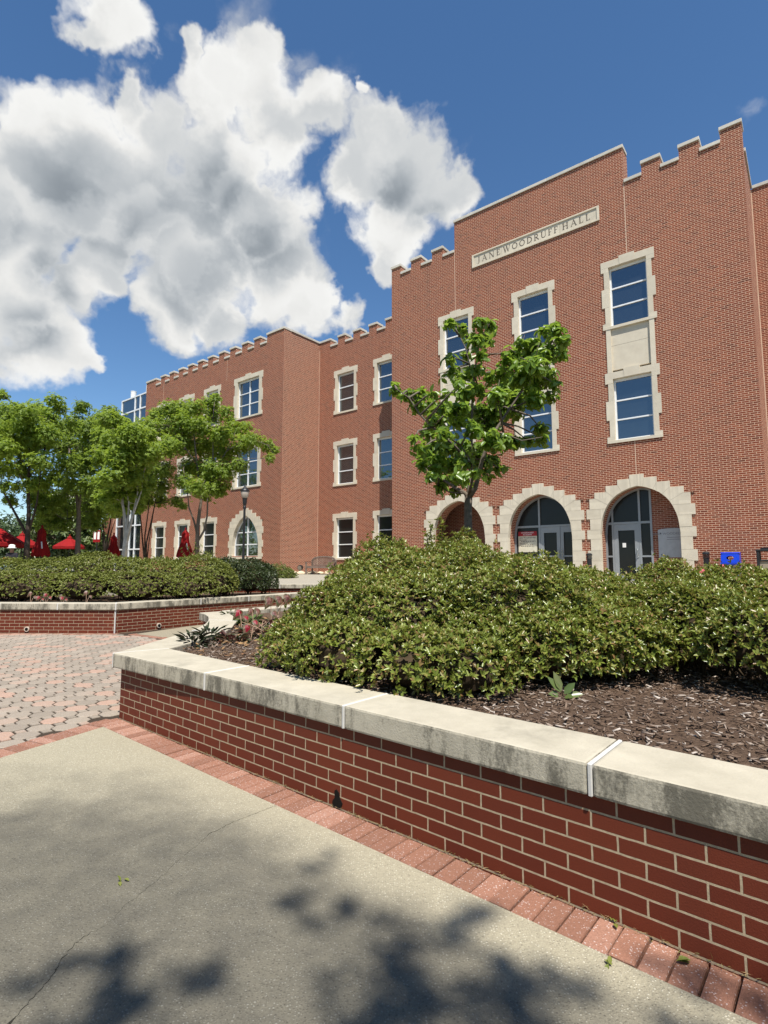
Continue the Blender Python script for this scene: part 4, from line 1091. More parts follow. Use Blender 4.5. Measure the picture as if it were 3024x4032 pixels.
for (px, py), lab, m_, sz in (((478, 3467), 'small yellow green leaf fallen on the left of the slab', 'greenlitter', .032), ((2420, 3633), 'crumpled green leaf on the pink border pavers at the wall foot', 'greenlitter', .035), ((2404, 3800), 'ragged green sprig lying on the border by the slab edge', 'greenlitter', .035), ((1327, 3095), 'tan dry leaf caught at the wall foot', 'dryleaf', .035), ((2712, 3778), 'thin pale leaf stuck at the wall foot near the frame corner', 'greenlitter', .05)):
    p = ground_hit(px, py, .008); n = 3
    V, F = leaves(np.array([list(p)] * n) + rng.normal(0, .006, (n, 3)) * [1, 1, .3], rng.normal(0, 1, (n, 3)) * [1, 1, .15], np.tile([0, 0, 1.], (n, 1)), sz, sz * .5)
    tag(np_obj('fallen_leaf', V, F, M[m_], None, tuple(p)), lab, 'leaf', 'fallen leaves')

# ------------------------------------------------------------------ shrubs of the near planter
ZB = .545
fl = lambda px, py, d: tuple(at(px, py, d))
shrub('azalea_shrub', 'largest mounded azalea, spilling over the front planter cap', 'shrub',
      [(.08, 6.05, .95, .84, .95, .73), (.80, 6.0, .95, 1.0, .95, .73), (-.35, 5.2, .85, .52, .50, .45), (.25, 4.95, .85, .85, .72, .52), (1.15, 5.05, .85, .85, .85, .62), (.75, 4.5, .75, .6, .5, .36), (-.34, 5.85, .85, .38, .5, .58), (-.62, 5.5, .72, .38, .42, .32), (-.74, 4.80, .72, .36, .38, .27), (-.30, 4.36, .74, .44, .42, .31), (.20, 4.00, .72, .44, .40, .29), (.58, 3.92, .7, .42, .36, .26), (1.45, 5.6, .9, .8, .8, .60)],
      27000, .040, .0185, M['azalea'], (.3, 5.4, ZB), ZB + .02, 5, 'azaleas in the near planter', .17, seed=1, rough=.17, flowers=[fl(1330, 2320, 5.2)] if False else [])
shrub('azalea_shrub', 'middle azalea with one pink bloom in front of the double doors', 'shrub',
      [(2.15, 6.1, .85, .75, .75, .56), (2.0, 5.35, .85, .62, .6, .49), (1.75, 4.75, .8, .55, .55, .38), (1.30, 4.30, .76, .55, .42, .34), (1.80, 4.42, .78, .48, .40, .32)], 14000, .040, .0185, M['azalea'], (2.1, 5.5, ZB), ZB + .02, 5, 'azaleas in the near planter', .17, seed=2,
      flowers=[fl(2322, 2352, 4.9), fl(2238, 2525, 4.5)])
shrub('azalea_shrub', 'right hand azalea cut off by the frame above dark mulch', 'shrub',
      [(3.3, 5.2, .93, .85, .75, .47), (2.75, 5.0, .93, .5, .5, .36), (2.85, 3.98, .86, .60, .50, .36), (3.4, 3.65, .85, .7, .6, .38), (2.72, 4.5, .9, .46, .40, .34), (4.3, 4.9, .92, .9, .9, .50)], 15000, .040, .0185, M['azalea'], (3.4, 5.1, ZB), ZB + .07, 5, 'azaleas in the near planter', .17, seed=3)
shrub('azalea_shrub', 'rear azalea with several pink blooms below the blue bin', 'shrub',
      [(3.45, 6.6, .85, .7, .6, .60), (4.2, 6.7, .85, .75, .6, .54), (3.9, 6.2, .85, .75, .5, .48), (2.75, 6.7, .80, .5, .5, .40)], 8500, .040, .0185, M['azalea'], (3.6, 6.5, ZB), ZB + .1, 5, 'azaleas in the near planter', .17, seed=4,
      flowers=[fl(2742, 2246, 6.1), fl(2756, 2258, 6.1), fl(2818, 2236, 6.1), fl(2830, 2240, 6.1), fl(2866, 2256, 6.0), fl(2972, 2242, 6.0), fl(3012, 2262, 6.0), fl(2905, 2246, 6.1)])
shrub('azalea_shrub', 'taller rounded azalea standing around the foot of the small tree', 'shrub',
      [(1.08, 7.25, 1.15, .25, .3, .74), (.75, 7.2, .9, .5, .45, .68), (1.6, 7.1, .85, .6, .5, .68)], 4200, .042, .021, M['azalea'], (1.1, 7.2, ZB), ZB + .1, 5, 'azaleas in the near planter', .2, seed=6)
# thin upright sprays beside it
def spray(name, label, stems, m, leafL, leafW, step=.06, k=4, base=(0, 0, 0), cat='shrub', group=None):
    t = thing(name, label, cat, base, group); b = MB(); S = []; A = []
    for pts in stems:
        pts = [Vector(p) for p in pts]; b.tube(pts, [.009 - .006 * i / (len(pts) - 1) for i in range(len(pts))], 5)
        for a, c in zip(pts[1:], pts[2:] + [pts[-1] + (pts[-1] - pts[-2]) * .2]):
            n = max(1, int((c - a).length / step))
            for i in range(n): S.append(list(a.lerp(c, i / n))); A.append(list((c - a).normalized()))
    b.build('stem', M['twig'], t, base)
    V, F = sprigs(np.array(S) + rng.normal(0, .012, (len(S), 3)), np.array(A) + rng.normal(0, .3, (len(A), 3)), k, leafL, leafW); np_obj('foliage', V, F, m, t, base)
    return t
sp_ = lambda L, d: [at(x, y, d) for x, y in L]
spray('azalea_sprays', 'sparse upright azalea shoots before the left arch', [sp_(L, 6.9) for L in ([(1730, 2200), (1725, 2150), (1735, 2090), (1728, 2038)], [(1735, 2190), (1745, 2120), (1742, 2060)], [(1720, 2200), (1700, 2150), (1695, 2090), (1696, 2060)], [(1715, 2200), (1690, 2160), (1682, 2120), (1680, 2100)], [(1740, 2200), (1752, 2160), (1748, 2120)], [(1735, 2180), (1742, 2150), (1730, 2110)])], M['azalea'], .06, .026, .03, 4, tuple(at(1725, 2200, 6.9)), 'shrub')
# broad-leaved seedling in the mulch
p = ground_hit(2215, 2748, ZB)
t = thing('seedling', 'broad leaved green seedling alone in the mulch below the azalea', 'plant', tuple(p))
dd = np.array([[-.6, .1, .9], [.5, -.1, .6], [.9, -.2, .25], [.3, -.6, .2], [-.25, .2, 1.0], [-.9, -.1, .3]]); n = len(dd)
V, F = leaves(np.array([list(p)] * n) + dd * [.02, .02, .04], dd, np.tile([0, -.7, .7], (n, 1)), np.array([.13, .11, .12, .08, .14, .08]), .055, .12, .15); np_obj('foliage', V, F, M['magnolia'], t, tuple(p))
m = MB(); m.tube([p - Vector((0, 0, .02)), p + Vector((0, 0, .05))], .005, 6); m.build('stem', M['twig'], t, tuple(p))

# ------------------------------------------------------------------ caladiums and small plants at the planter corner
def heart(c, d, n, size, bend=.25):
    d = Vector(d).normalized(); n = Vector(n); s = d.cross(n).normalized(); n = s.cross(d)
    out = [(-.28, .0), (-.36, .22), (-.26, .40), (0, .48), (.35, .40), (.68, .20), (1, 0)]
    pts = out + [(a, -b) for a, b in reversed(out[1:-1])]
    mid = c
    ring = [c + d * a * size + s * b * size - n * (abs(b) * bend * .6 + max(0, a) ** 2 * bend) * size for a, b in pts]
    inner = [c + d * a * size * .62 + s * b * size * .62 - n * (abs(b) * bend * .4 + max(0, a) ** 2 * bend * .4) * size for a, b in pts]
    return mid, inner, ring
def caladium(base, leaves_, label, group='caladiums at the planter corner'):
    pale = any(w in label for w in ('pink', 'pale'))
    t = thing('caladium', label, 'plant', tuple(base), group); st = MB(); red = MB(); grn = MB()
    for (dx, dy, h, ang, tilt, size) in leaves_:
        top = Vector(base) + Vector((dx, dy, h)); st.tube([Vector(base) + Vector((dx * .1, dy * .1, -.01)), Vector(base).lerp(top, .55) + Vector((0, 0, h * .12)), top], [.006, .005, .004], 6)
        d = (math.cos(ang), math.sin(ang), -tilt); mid, inn, ring = heart(top, d, (-math.sin(ang) * .5 + .2, -.75, .45), size * .78, .5); k = len(ring)
        red.add([mid] + inn, [(0, i + 1, (i + 1) % k + 1) for i in range(k)])
        grn.add(inn + ring, [(i, k + i, k + (i + 1) % k, (i + 1) % k) for i in range(k)])
    st.build('stem', M['stem'], t, tuple(base)); red.build('leaf_centre', M['cal_pale' if pale else 'cal_red'], t, tuple(base)); grn.build('leaf_margin', M['cal_edge'], t, tuple(base)); return t
def cal_mat(name, a, b):
    m, t = mat(name); n = t.noise(obj_co(t), 24, 3, .6); c = t.mix(t.lin(n, .35, .65), a, b); p = principled(t, c, .45, .4)
    tr = t.new('ShaderNodeBsdfTranslucent', ins={0: c}); mxs = t.new('ShaderNodeMixShader', ins={0: .35, 1: p.outputs[0], 2: tr.outputs[0]}); t.l.new(mxs.outputs[0], t.out.inputs[0]); return m
M['cal_red'] = cal_mat('caladium_centre', (.22, .010, .022), (.33, .02, .04)); M['cal_pale'] = cal_mat('pale_caladium_centre', (.10, .025, .028), (.26, .13, .10)); M['cal_edge'] = cal_mat('caladium_edge', (.05, .07, .02), (.22, .12, .08))
cb = lambda px, py: ground_hit(px, py, ZB)
caladium(cb(955, 2485), [(-.05, .0, .26, -2.0, .9, .17), (.06, -.05, .20, -.9, .6, .12)], 'caladium with one big red leaf beside the curved cap')
caladium(cb(985, 2520), [(-.02, -.04, .16, -1.6, 1.2, .15), (.05, .03, .22, -.6, .7, .11)], 'caladium with a low drooping dark red leaf')
caladium(cb(1000, 2480), [(-.04, .02, .27, -1.8, .8, .13), (.05, .0, .28, -1.2, .6, .14)], 'caladium with two mid height pink veined leaves')
caladium(cb(1070, 2470), [(-.03, .0, .40, -1.7, .9, .20), (.10, .02, .42, -1.3, 1., .18), (.22, .04, .44, -1.5, 1.1, .17), (.05, -.1, .22, -.5, .8, .14)], 'tallest caladium with large pale pink leaves by the azalea')
caladium(cb(1120, 2485), [(.04, -.02, .16, -.2, .4, .17), (-.08, -.03, .18, 3.6, .8, .12)], 'caladium with a flopped pink leaf under the azalea edge')
def strap(label, base, n, L, m, Wd, spread=.8, cat='plant', name='leafy_plant'):
    t = thing(name, label, cat, tuple(base)); a = rng.uniform(0, 6.28, n); el = rng.uniform(.15, 1.3, n)
    d = np.stack([np.cos(a) * np.cos(el), np.sin(a) * np.cos(el), np.sin(el)], 1); S = np.array([list(base)] * n) + np.stack([np.cos(a), np.sin(a), np.zeros(n)], 1) * .03 * spread + d * rng.uniform(0, L * .9, n)[:, None]
    V, F = leaves(S, d * [1, 1, .4], np.tile([0, 0, 1.], (n, 1)) + rng.normal(0, .2, (n, 3)), L * rng.uniform(.6, 1.1, n), Wd, .15, .25); np_obj('foliage', V, F, m, t, tuple(base))
    b = MB()
    for i in range(6): b.tube([Vector(base) - Vector((0, 0, .01)), Vector(base) + Vector(d[i]) * L * .9], [.005, .002], 5)
    b.build('stem', M['twig'], t, tuple(base)); return t
strap('dark leaved nandina tuft in the planter corner', cb(760, 2545), 90, .15, M['nandina'], .03, 1.5)
strap('dark leaved nandina behind the corner tuft', cb(822, 2520), 80, .15, M['nandina'], .03, 1.5)
strap('small bright green clover like plant beside the nandina', cb(868, 2520), 40, .06, M['yellowgreen'], .04)
strap('low dark foliage at the foot of the red caladiums', cb(915, 2530), 110, .10, M['burgundy'], .055, 2.5)
strap('burgundy tinged foliage between the caladium leaves', cb(1010, 2505), 120, .11, M['burgundy'], .06, 3)
strap('mixed dark foliage below the tallest caladium', cb(1090, 2478), 130, .13, M['burgundy'], .065, 3)
strap('green foliage clump behind the red caladiums', cb(985, 2460), 110, .12, M['magnolia'], .065, 2.5)
strap('dry rosy foliage clump by the rear cap', cb(900, 2432), 40, .12, M['azalea_dark'], .04)
b = cb(1075, 2500); t = thing('dry_stalks', 'tangle of dry tan stalks between the caladiums', 'plant', tuple(b)); m = MB()
for i in range(34):
    a = Vector(b) + Vector((rng.normal(.0, .16), rng.normal(0, .12), -.005)); e = a + Vector((rng.normal(.03, .12), rng.normal(0, .08), rng.uniform(.04, .26))); m.tube([a, a.lerp(e, .5) + Vector((rng.normal(0, .02), 0, .02)), e], [.005, .0045, .003], 5)
m.build('stalk', M['stem'], t, tuple(b))

# ------------------------------------------------------------------ hedge of the far planter
ZF = .565
def hump(px, py_top, d, rx, ry): p = at(px, py_top + 13, d); return (p.x, p.y, ZF + (p.z - ZF) * .42, rx, ry, (p.z - ZF) * .60)
shrub('clipped_hedge', 'long clipped yellow green hedge behind the far planter cap', 'hedge',
      [hump(-250, 2195, 13.6, 1.3, 1.0), hump(20, 2188, 13.7, 1.2, 1.0), hump(210, 2188, 13.9, 1.0, 1.0), hump(370, 2166, 14.2, .95, 1.0), hump(500, 2188, 13.9, .9, 1.0), hump(640, 2188, 14.2, .95, 1.1), hump(780, 2176, 14.6, .95, 1.1),
       hump(100, 2240, 12.95, 1.2, .6), hump(330, 2240, 13.0, 1.1, .6), hump(540, 2240, 13.1, 1.1, .65), hump(720, 2240, 13.6, .9, .7), hump(-150, 2240, 12.9, 1.2, .6), hump(850, 2215, 14.4, .6, .7)],
      24000, .046, .026, M['azalea_far'], (-7, 13.7, ZF), ZF + .03, 4, None, .12, seed=11, rough=.07)
shrub('azalea_shrub', 'dark green azalea at the right end of the clipped hedge', 'shrub',
      [hump(900, 2186, 15.6, .75, .8), hump(985, 2194, 16.0, .7, .8), hump(1040, 2215, 16.2, .42, .6), hump(880, 2230, 14.9, .5, .5)], 8000, .046, .024, M['azalea_dark'], (-4, 15.8, ZF), ZF + .03, 4, None, .16, seed=12, rough=.1)
shrub('juniper_shrub', 'low yellow green shrub at the foot of the wall corner', 'shrub', [hump(1100, 2212, 24, .75, .6), hump(1040, 2205, 25, .7, .6), hump(1135, 2235, 23.5, .4, .4)], 1600, .07, .03, M['yellowgreen'], tuple(at(1100, 2260, 24)), .82, 4, None, .25, core=True, seed=13)
spray('young_shrub', 'loose young shrub standing out above the hedge before the wing windows', [sp_(L, 15.5) for L in ([(750, 2200), (745, 2170), (735, 2150)], [(752, 2200), (765, 2165), (790, 2150)], [(748, 2200), (765, 2170), (770, 2140)], [(745, 2200), (725, 2180), (715, 2165)], [(755, 2195), (790, 2175), (830, 2172)], [(755, 2195), (800, 2180), (850, 2180)])], M['azalea_far'], .06, .03, .05, 4, tuple(at(750, 2200, 15.5)))
# caladium bits by the far hedge
for px, py, h, lab in ((135, 2345, .22, 'pale dried caladium leaf by the left of the far hedge'), (167, 2352, .14, 'red caladium at the foot of the far hedge'), (195, 2335, .2, 'orange red caladium beside the far hedge'), (352, 2335, .24, 'pale pink caladium standing by the far hedge'), (258, 2345, .13, 'small red caladium under the far hedge')):
    q = ground_hit(px, 2362, ZF + .02); q.y = 12.35; q.x = (px - 1512) / FPX * 12.35 * 1.0
    caladium(q, [(.0, 0, h, -1.6 + rng.normal(0, .5), .9, .13), (.08, .02, h * .7, -.7, .6, .10)], lab, 'caladiums at the far hedge')

# ------------------------------------------------------------------ trees
def tree(name, label, base, limbs, blobs, nleaf, L, Wd, m, bark, group=None, k=4, hang=.35, twigs=True, seed=0, cat='tree'):
    """limbs: list of (points, r0, r1); blobs: (x, y, z, r) leaf clouds"""
    t = thing(name, label, cat, tuple(base), group); b = MB(); rs = np.random.default_rng(seed)
    for pts, r0, r1 in limbs:
        n = len(pts); b.tube(pts, [r0 + (r1 - r0) * i / (n - 1) for i in range(n)], 8)
    skel = [Vector(p) for pts, _, _ in limbs for a, c in zip(pts, pts[1:]) for p in (Vector(a).lerp(Vector(c), .5), Vector(c))]
    if twigs:
        for x, y, z, r in blobs:
            c = Vector((x, y, z)); q = min(skel, key=lambda s: (s - c).length + (2 if s.z > c.z + .3 else 0))
            mid = q.lerp(c, .55) + Vector((rs.normal(0, .06), rs.normal(0, .06), .08)) * min(1, (q - c).length)
            b.tube([q, mid, c], [.022 * min(1.5, .4 + (q - c).length * .5) * L / .1, .012 * L / .1, .005 * L / .1], 5)
            for _ in range(4):
                e = c + Vector(rs.normal(0, .55, 3)) * r; b.tube([c.lerp(q, .2), c.lerp(e, .5) + Vector((0, 0, .04 * r)), e], [.008 * L / .1, .006 * L / .1, .003 * L / .1], 4)
    b.build('trunk', M[bark] if isinstance(bark, str) else bark, t, tuple(base), smooth=True)
    B_ = np.array(blobs, float); wgt = B_[:, 3] ** 2.2; which = rs.choice(len(B_), nleaf, p=wgt / wgt.sum())
    d = unit(rs.normal(size=(nleaf, 3))); rad = rs.uniform(0, 1, nleaf) ** .5 * (1 + .45 * np.maximum(0, rs.normal(0, .6, nleaf)))
    P = B_[which, :3] + d * (B_[which, 3] * rad)[:, None] * np.array([1, 1, .82])
    # leaves gather into flat sprays: pull points towards nearby spray centres
    ns = max(8, nleaf // 9); sc = P[rs.choice(nleaf, ns)]
    cell = rs.integers(0, ns, nleaf)
    same = np.linalg.norm(sc[cell] - P, axis=1) < .6
    P = np.where(same[:, None], P * .75 + sc[cell] * .25, P)
    A = unit(d * .6 + np.array([0, 0, .55]) + rs.normal(0, .35, d.shape))
    V, F = sprigs(P, A, k, L, Wd, (60 + hang * 40, 95 + hang * 50)); np_obj('crown', V, F, m, t, tuple(base)); return t
def px_blobs(L, ox, oy, s, d, dj, seed):
    rs = np.random.default_rng(seed); out = []
    for x, y, r in L:
        dd = d + rs.uniform(-dj, dj); p = at(ox + x * s, oy + y * s, dd); out.append((p.x, p.y, p.z, r * s / FPX * dd))
    return out
def px_path(L, ox, oy, s, d):
    return [at(ox + x * s, oy + y * s, d) for x, y in L]

# the small tree rising from the near planter
T8 = (1500, 1200, .4822)
dog = [(120,690,55),(220,735,65),(330,720,55),(430,715,50),(300,820,75),(400,830,85),(520,840,75),(620,860,85),(720,880,85),(830,880,95),(565,150,45),(650,200,48),(720,270,55),(800,135,62),(890,170,60),(870,270,55),(780,300,75),(820,400,50),(700,415,42),(550,430,52),(590,540,55),(700,570,65),(775,530,50),(640,650,55),(530,730,38),(700,720,80),(800,690,75),(890,590,52),(980,560,70),(1060,480,80),(1100,400,70),(1030,400,40),(1180,450,85),(1150,330,60),(1250,330,85),(1330,215,58),(1430,200,62),(1485,290,58),(1450,380,75),(1350,400,95),(1250,500,105),(1150,600,105),(1050,640,105),(1250,640,105),(1350,580,80),(1430,650,50),(1380,745,60),(1250,780,80),(1100,780,105),(950,740,95),(970,850,105),(1100,870,75),(880,980,95),(760,1000,80),(620,950,60),(450,950,80),(400,1050,70),(500,1050,75),(270,1100,38),(320,1180,62),(420,1180,85),(540,1150,85),(660,1150,80),(780,1190,75),(900,1100,95),(1000,1110,80),(1100,1115,62),(1200,1110,52),(1320,1090,55),(1305,1010,40),(350,1290,75),(450,1290,85),(560,1300,85),(680,1290,80),(800,1290,75),(900,1270,72),(970,1330,52),(420,1400,62),(520,1430,75),(640,1400,70),(760,1380,55),(870,1395,38),(490,1490,45),(600,1520,42),(725,1470,38)]
DD = 8.0
dblobs = px_blobs(dog, *T8, DD, .75, 21)
P8 = lambda x, y, d=0: at(T8[0] + x * T8[2], T8[1] + y * T8[2], DD + d)
tb = P8(715, 2120); tb.z = ZB
limbs = [([tb, P8(712, 1800), P8(712, 1640), P8(716, 1570)], .062, .056), ([P8(714, 1590), P8(690, 1540), P8(600, 1490, .1), P8(500, 1420, .25), P8(400, 1300, .3)], .036, .012), ([P8(716, 1580), P8(770, 1500, -.1), P8(800, 1380, -.15), P8(830, 1250, -.2), P8(900, 1080, -.2), P8(1050, 850, -.1), P8(1250, 550, 0), P8(1400, 300, .1)], .04, .01),
         ([P8(714, 1580), P8(720, 1450, .15), P8(735, 1250, .15), P8(740, 1000, .1), P8(750, 700, 0), P8(780, 450, 0), P8(820, 200, 0)], .036, .008), ([P8(730, 1300, .1), P8(600, 1150, -.2), P8(420, 1000, -.3), P8(320, 900, -.3), P8(230, 760, -.3), P8(130, 690, -.3)], .022, .005), ([P8(900, 1100, -.2), P8(1000, 1050, -.4), P8(1150, 1110, -.5), P8(1320, 1080, -.6)], .018, .005), ([P8(760, 620), P8(690, 350, .1), P8(600, 170, .1)], .012, .004), ([P8(660, 1540), P8(560, 1530, -.2), P8(470, 1480, -.3)], .016, .006), ([P8(716, 1560), P8(745, 1430, -.3), P8(740, 1280, -.4), P8(650, 1150, -.5)], .024, .008)]
tree('flowering_tree', 'young broad leaved tree rising from the near planter before the arches', tb, limbs, dblobs, 2500, .112, .07, M['dogwood'], 'bark', None, 3, 1.05, seed=31)

I3 = (0, 1500, .6303); I4 = (500, 1550, .6513)
def PX(I, d): return lambda x, y, dd=0: at(I[0] + x * I[2], I[1] + y * I[2], d + dd)
GT = 'trees on the far terrace'
p = PX(I3, 21)
tree('shade_tree', 'leftmost terrace tree with dark forked trunk beside the closed umbrella', p(165, 1150), [([p(165, 1180), p(168, 1050), p(175, 940), p(180, 830), p(175, 650), p(190, 420), p(200, 250)], .12, .02), ([p(160, 950), p(130, 890), p(80, 800), p(30, 710, -.3), p(-30, 620, -.5)], .06, .02), ([p(182, 930), p(210, 840), p(230, 760), p(250, 600), p(280, 400)], .05, .015), ([p(178, 700), p(110, 560), p(60, 400)], .035, .01), ([p(185, 600), p(270, 470), p(330, 250)], .03, .01)],
     px_blobs([(0,230,90),(60,200,90),(150,200,80),(230,180,70),(335,120,55),(375,165,50),(300,230,85),(180,280,105),(60,330,105),(10,420,95),(130,420,100),(230,380,95),(50,550,70),(150,550,75),(250,500,80),(200,650,55),(40,660,50),(8,85,38),(-70,300,110),(-90,450,110),(100,660,45),(300,330,80),(-60,580,70),(60,740,45),(220,740,60),(250,640,70)], *I3, 21, 1.7, 1), 9500, .085, .048, M['elm'], 'bark_dark', GT, 5, .5, seed=1)
p = PX(I3, 23.5)
tree('shade_tree', 'terrace tree with straight grey trunk in front of the dark evergreen', p(485, 1130), [([p(485, 1180), p(484, 1090), p(490, 930), p(492, 820), p(480, 720), p(458, 640), p(440, 520), p(430, 400)], .13, .025), ([p(492, 830), p(505, 700), p(510, 520), p(520, 300)], .05, .012), ([p(485, 950), p(450, 915), p(420, 880)], .03, .012), ([p(470, 680), p(400, 560), p(370, 430)], .03, .01), ([p(498, 760), p(570, 650), p(620, 450)], .04, .01)],
     px_blobs([(515,165,52),(490,260,85),(415,300,85),(560,300,85),(380,400,95),(500,400,105),(600,380,85),(420,520,95),(540,520,100),(330,600,80),(250,700,70),(270,800,75),(330,880,65),(260,890,60),(400,900,50),(540,870,60),(610,830,65),(590,900,50),(440,640,90),(560,650,90),(350,740,70),(310,830,70),(420,790,70),(570,780,70),(610,700,70),(650,250,80),(690,200,60),(640,330,80)], *I3, 23.5, 1.8, 2), 9500, .09, .05, M['elm_mid'], 'bark', GT, 5, .5, seed=2)
p = PX(I3, 19.5)
tree('shade_tree', 'terrace tree with pale multi stemmed trunk near the glazed tower', p(775, 1130), [([p(772, 1190), p(774, 1080), p(785, 960), p(790, 900), p(772, 800), p(750, 700), p(715, 580), p(690, 480)], .085, .016), ([p(782, 1120), p(792, 980), p(815, 880), p(850, 780), p(880, 700), p(900, 560)], .06, .014), ([p(788, 950), p(800, 860), p(805, 760), p(765, 580), p(765, 420)], .045, .01), ([p(795, 1000), p(825, 860), p(860, 700), p(850, 500), p(850, 360)], .045, .01), ([p(778, 1000), p(770, 800), p(766, 600)], .04, .012)],
     px_blobs([(690,240,70),(755,270,65),(640,340,70),(720,380,95),(820,340,95),(900,340,75),(650,480,85),(760,480,95),(860,480,95),(700,600,85),(820,600,90),(640,640,60),(720,700,70),(850,710,70),(900,640,75),(700,780,60),(650,740,60),(760,790,50),(860,790,45),(930,450,90)], *I3, 19.5, 1.6, 3), 8500, .085, .048, M['elm'], 'bark_pale', GT, 5, .5, seed=3)
p = PX(I4, 24)
tree('shade_tree', 'spreading terrace tree whose branches reach across the projecting wing', p(425, 930), [([p(424, 980), p(424, 900), p(428, 800), p(440, 700), p(450, 640), p(430, 480), p(410, 300), p(400, 150)], .11, .02), ([p(428, 870), p(405, 770), p(375, 690), p(368, 620), p(340, 450)], .05, .014), ([p(430, 890), p(465, 830), p(485, 740), p(488, 620), p(560, 420), p(640, 280)], .055, .014), ([p(450, 600), p(520, 400), p(520, 150), p(530, 40)], .04, .01), ([p(600, 350), p(720, 270), p(850, 310), p(890, 370)], .025, .008), ([p(420, 420), p(300, 260), p(250, 130)], .03, .01)],
     px_blobs([(180,130,52),(255,90,62),(330,100,75),(420,85,62),(505,60,52),(540,22,34),(520,130,62),(600,110,48),(620,160,34),(350,180,95),(230,200,85),(450,200,85),(565,250,70),(650,220,70),(720,200,42),(760,280,60),(845,310,52),(890,340,34),(868,388,34),(700,310,70),(600,350,82),(480,320,92),(350,300,92),(250,320,85),(680,430,58),(600,470,72),(500,460,82),(400,450,82),(340,530,62),(420,570,72),(520,560,72),(590,560,42),(480,625,36),(560,600,36),(120,200,70),(80,260,70)], *I4, 24, 1.6, 4), 13000, .085, .05, M['elm'], 'bark', GT, 5, .5, seed=4)
p = PX(I4, 27)
tree('shade_tree', 'thin dark stemmed terrace tree close to the wing wall', p(115, 1010), [([p(108, 1030), p(95, 900), p(85, 780), p(70, 650)], .05, .02), ([p(112, 1030), p(118, 900), p(150, 760), p(170, 660), p(200, 560)], .05, .015), ([p(110, 1030), p(108, 860), p(130, 700), p(140, 560)], .045, .015), ([p(118, 1030), p(135, 880), p(160, 720)], .035, .012)],
     px_blobs([(100,630,70),(200,640,58),(300,650,45),(340,680,30),(60,560,80),(130,480,90),(200,560,70),(40,650,60),(220,460,80),(0,580,80)], *I4, 27, 1.2, 5), 3500, .09, .05, M['elm_mid'], 'bark_dark', GT, 5, .5, seed=5)
p = PX(I3, 29)
tree('shade_tree', 'slender reddish stemmed tree in the shade between the pale trunk and grey trunk', p(660, 1130), [([p(650, 1130), p(655, 1000), p(640, 880), p(600, 780)], .06, .02), ([p(655, 1130), p(670, 980), p(690, 880), p(700, 780)], .06, .02), ([p(658, 1130), p(640, 960), p(615, 850)], .05, .02), ([p(660, 1120), p(690, 960), p(720, 870)], .04, .015)],
     px_blobs([(600,760,80),(690,760,80),(560,830,60),(640,820,60),(720,820,50),(620,680,90),(560,720,80)], *I3, 29, 1.2, 6), 3500, .09, .05, M['elm_mid'], 'bark_dark', GT, 5, .5, seed=6)
# evergreen and distant trees
p = PX(I3, 42)
tree('evergreen_tree', 'large dark evergreen standing behind the umbrellas', p(400, 1130), [([p(400, 1140), p(400, 900), p(410, 600)], .3, .08)], px_blobs([(300,900,90),(250,1000,80),(350,980,90),(450,950,90),(520,1000,90),(420,850,90),(330,820,80),(500,860,90),(250,1070,80),(400,1070,90),(560,1060,80),(560,900,80),(600,1000,70),(380,740,80),(470,760,80),(230,930,60)], *I3, 42, 2.5, 7), 5200, .30, .15, M['magnolia'], 'bark_dark', None, 4, .6, seed=7)
rs_ = np.random.default_rng(5)
for (px, top, d, r, lab) in ((40, 2070, 75, 5.0, 'pale distant tree at the left edge behind the open umbrella'), (130, 2055, 85, 5.5, 'hazy distant tree between the leftmost trunk and the edge'), (-60, 2020, 90, 7, 'tall distant tree just inside the left edge'), (235, 2060, 80, 5, 'distant tree behind the grey trunk'), (600, 2080, 95, 6, 'distant tree glimpsed behind the pale trunk'), (20, 2110, 60, 3.2, 'low distant shrub like tree above the person')):
    q = at(px, top, d); base = Vector((q.x, q.y, .85)); hh = q.z - .85
    bl = [(q.x + rs_.normal(0, r * .45), q.y + rs_.normal(0, r * .4), .85 + hh * f_, r * rs_.uniform(.3, .5)) for f_ in np.linspace(.25, .88, 13)]
    tree('distant_tree', lab, base, [([base, base + Vector((0, 0, hh * .5)), base + Vector((.2, 0, hh * .85))], .25, .05)], bl, 1500, .42, .24, M['far_leaf'], 'bark_dark', 'distant trees', 4, .5, seed=int(px) + 90, twigs=False)
# trees standing behind the viewer: they throw the dappled shade on the slab and are what the lower windows mirror
def shade_from(px, py, z): s = ground_hit(px, py, 0); return s + SUN * (z * 1.15 / SUN.z)
sb = []
for px, py, r, z in ((1330, 3560, .15, 8.6), (1270, 3480, .10, 8.8), (1400, 3620, .09, 8.2), (1560, 3530, .07, 8.4), (1420, 3700, .10, 8.5), (1480, 3850, .17, 8.9), (1600, 3920, .20, 8.3), (1800, 3730, .13, 8.1), (1880, 3800, .13, 8.4), (1700, 3980, .20, 8.8), (1930, 4000, .22, 8.6), (2120, 4060, .2, 8.3), (1400, 4020, .16, 8.5), (1980, 3900, .1, 8.3),
                     (380, 3920, .15, 8.7), (520, 3860, .12, 8.9), (600, 3960, .16, 8.6), (330, 4010, .16, 8.4), (470, 4060, .2, 8.8), (660, 3880, .07, 8.5), (240, 4080, .15, 8.5), (2650, 4010, .16, 8.4), (2800, 3990, .12, 8.3), (2850, 4090, .25, 8.4)):
    c = shade_from(px, py, z)
    for _ in range(5): sb.append((c.x + rs_.normal(0, r * .7), c.y + rs_.normal(0, r * .7), c.z + rs_.normal(0, .3), r * rs_.uniform(.35, .6)))
shd = list(sb)
for i in range(26): sb.append((rs_.uniform(-1.6, 4.0), rs_.uniform(-11.5, -8.2), rs_.uniform(9, 13.5), rs_.uniform(.5, .9)))
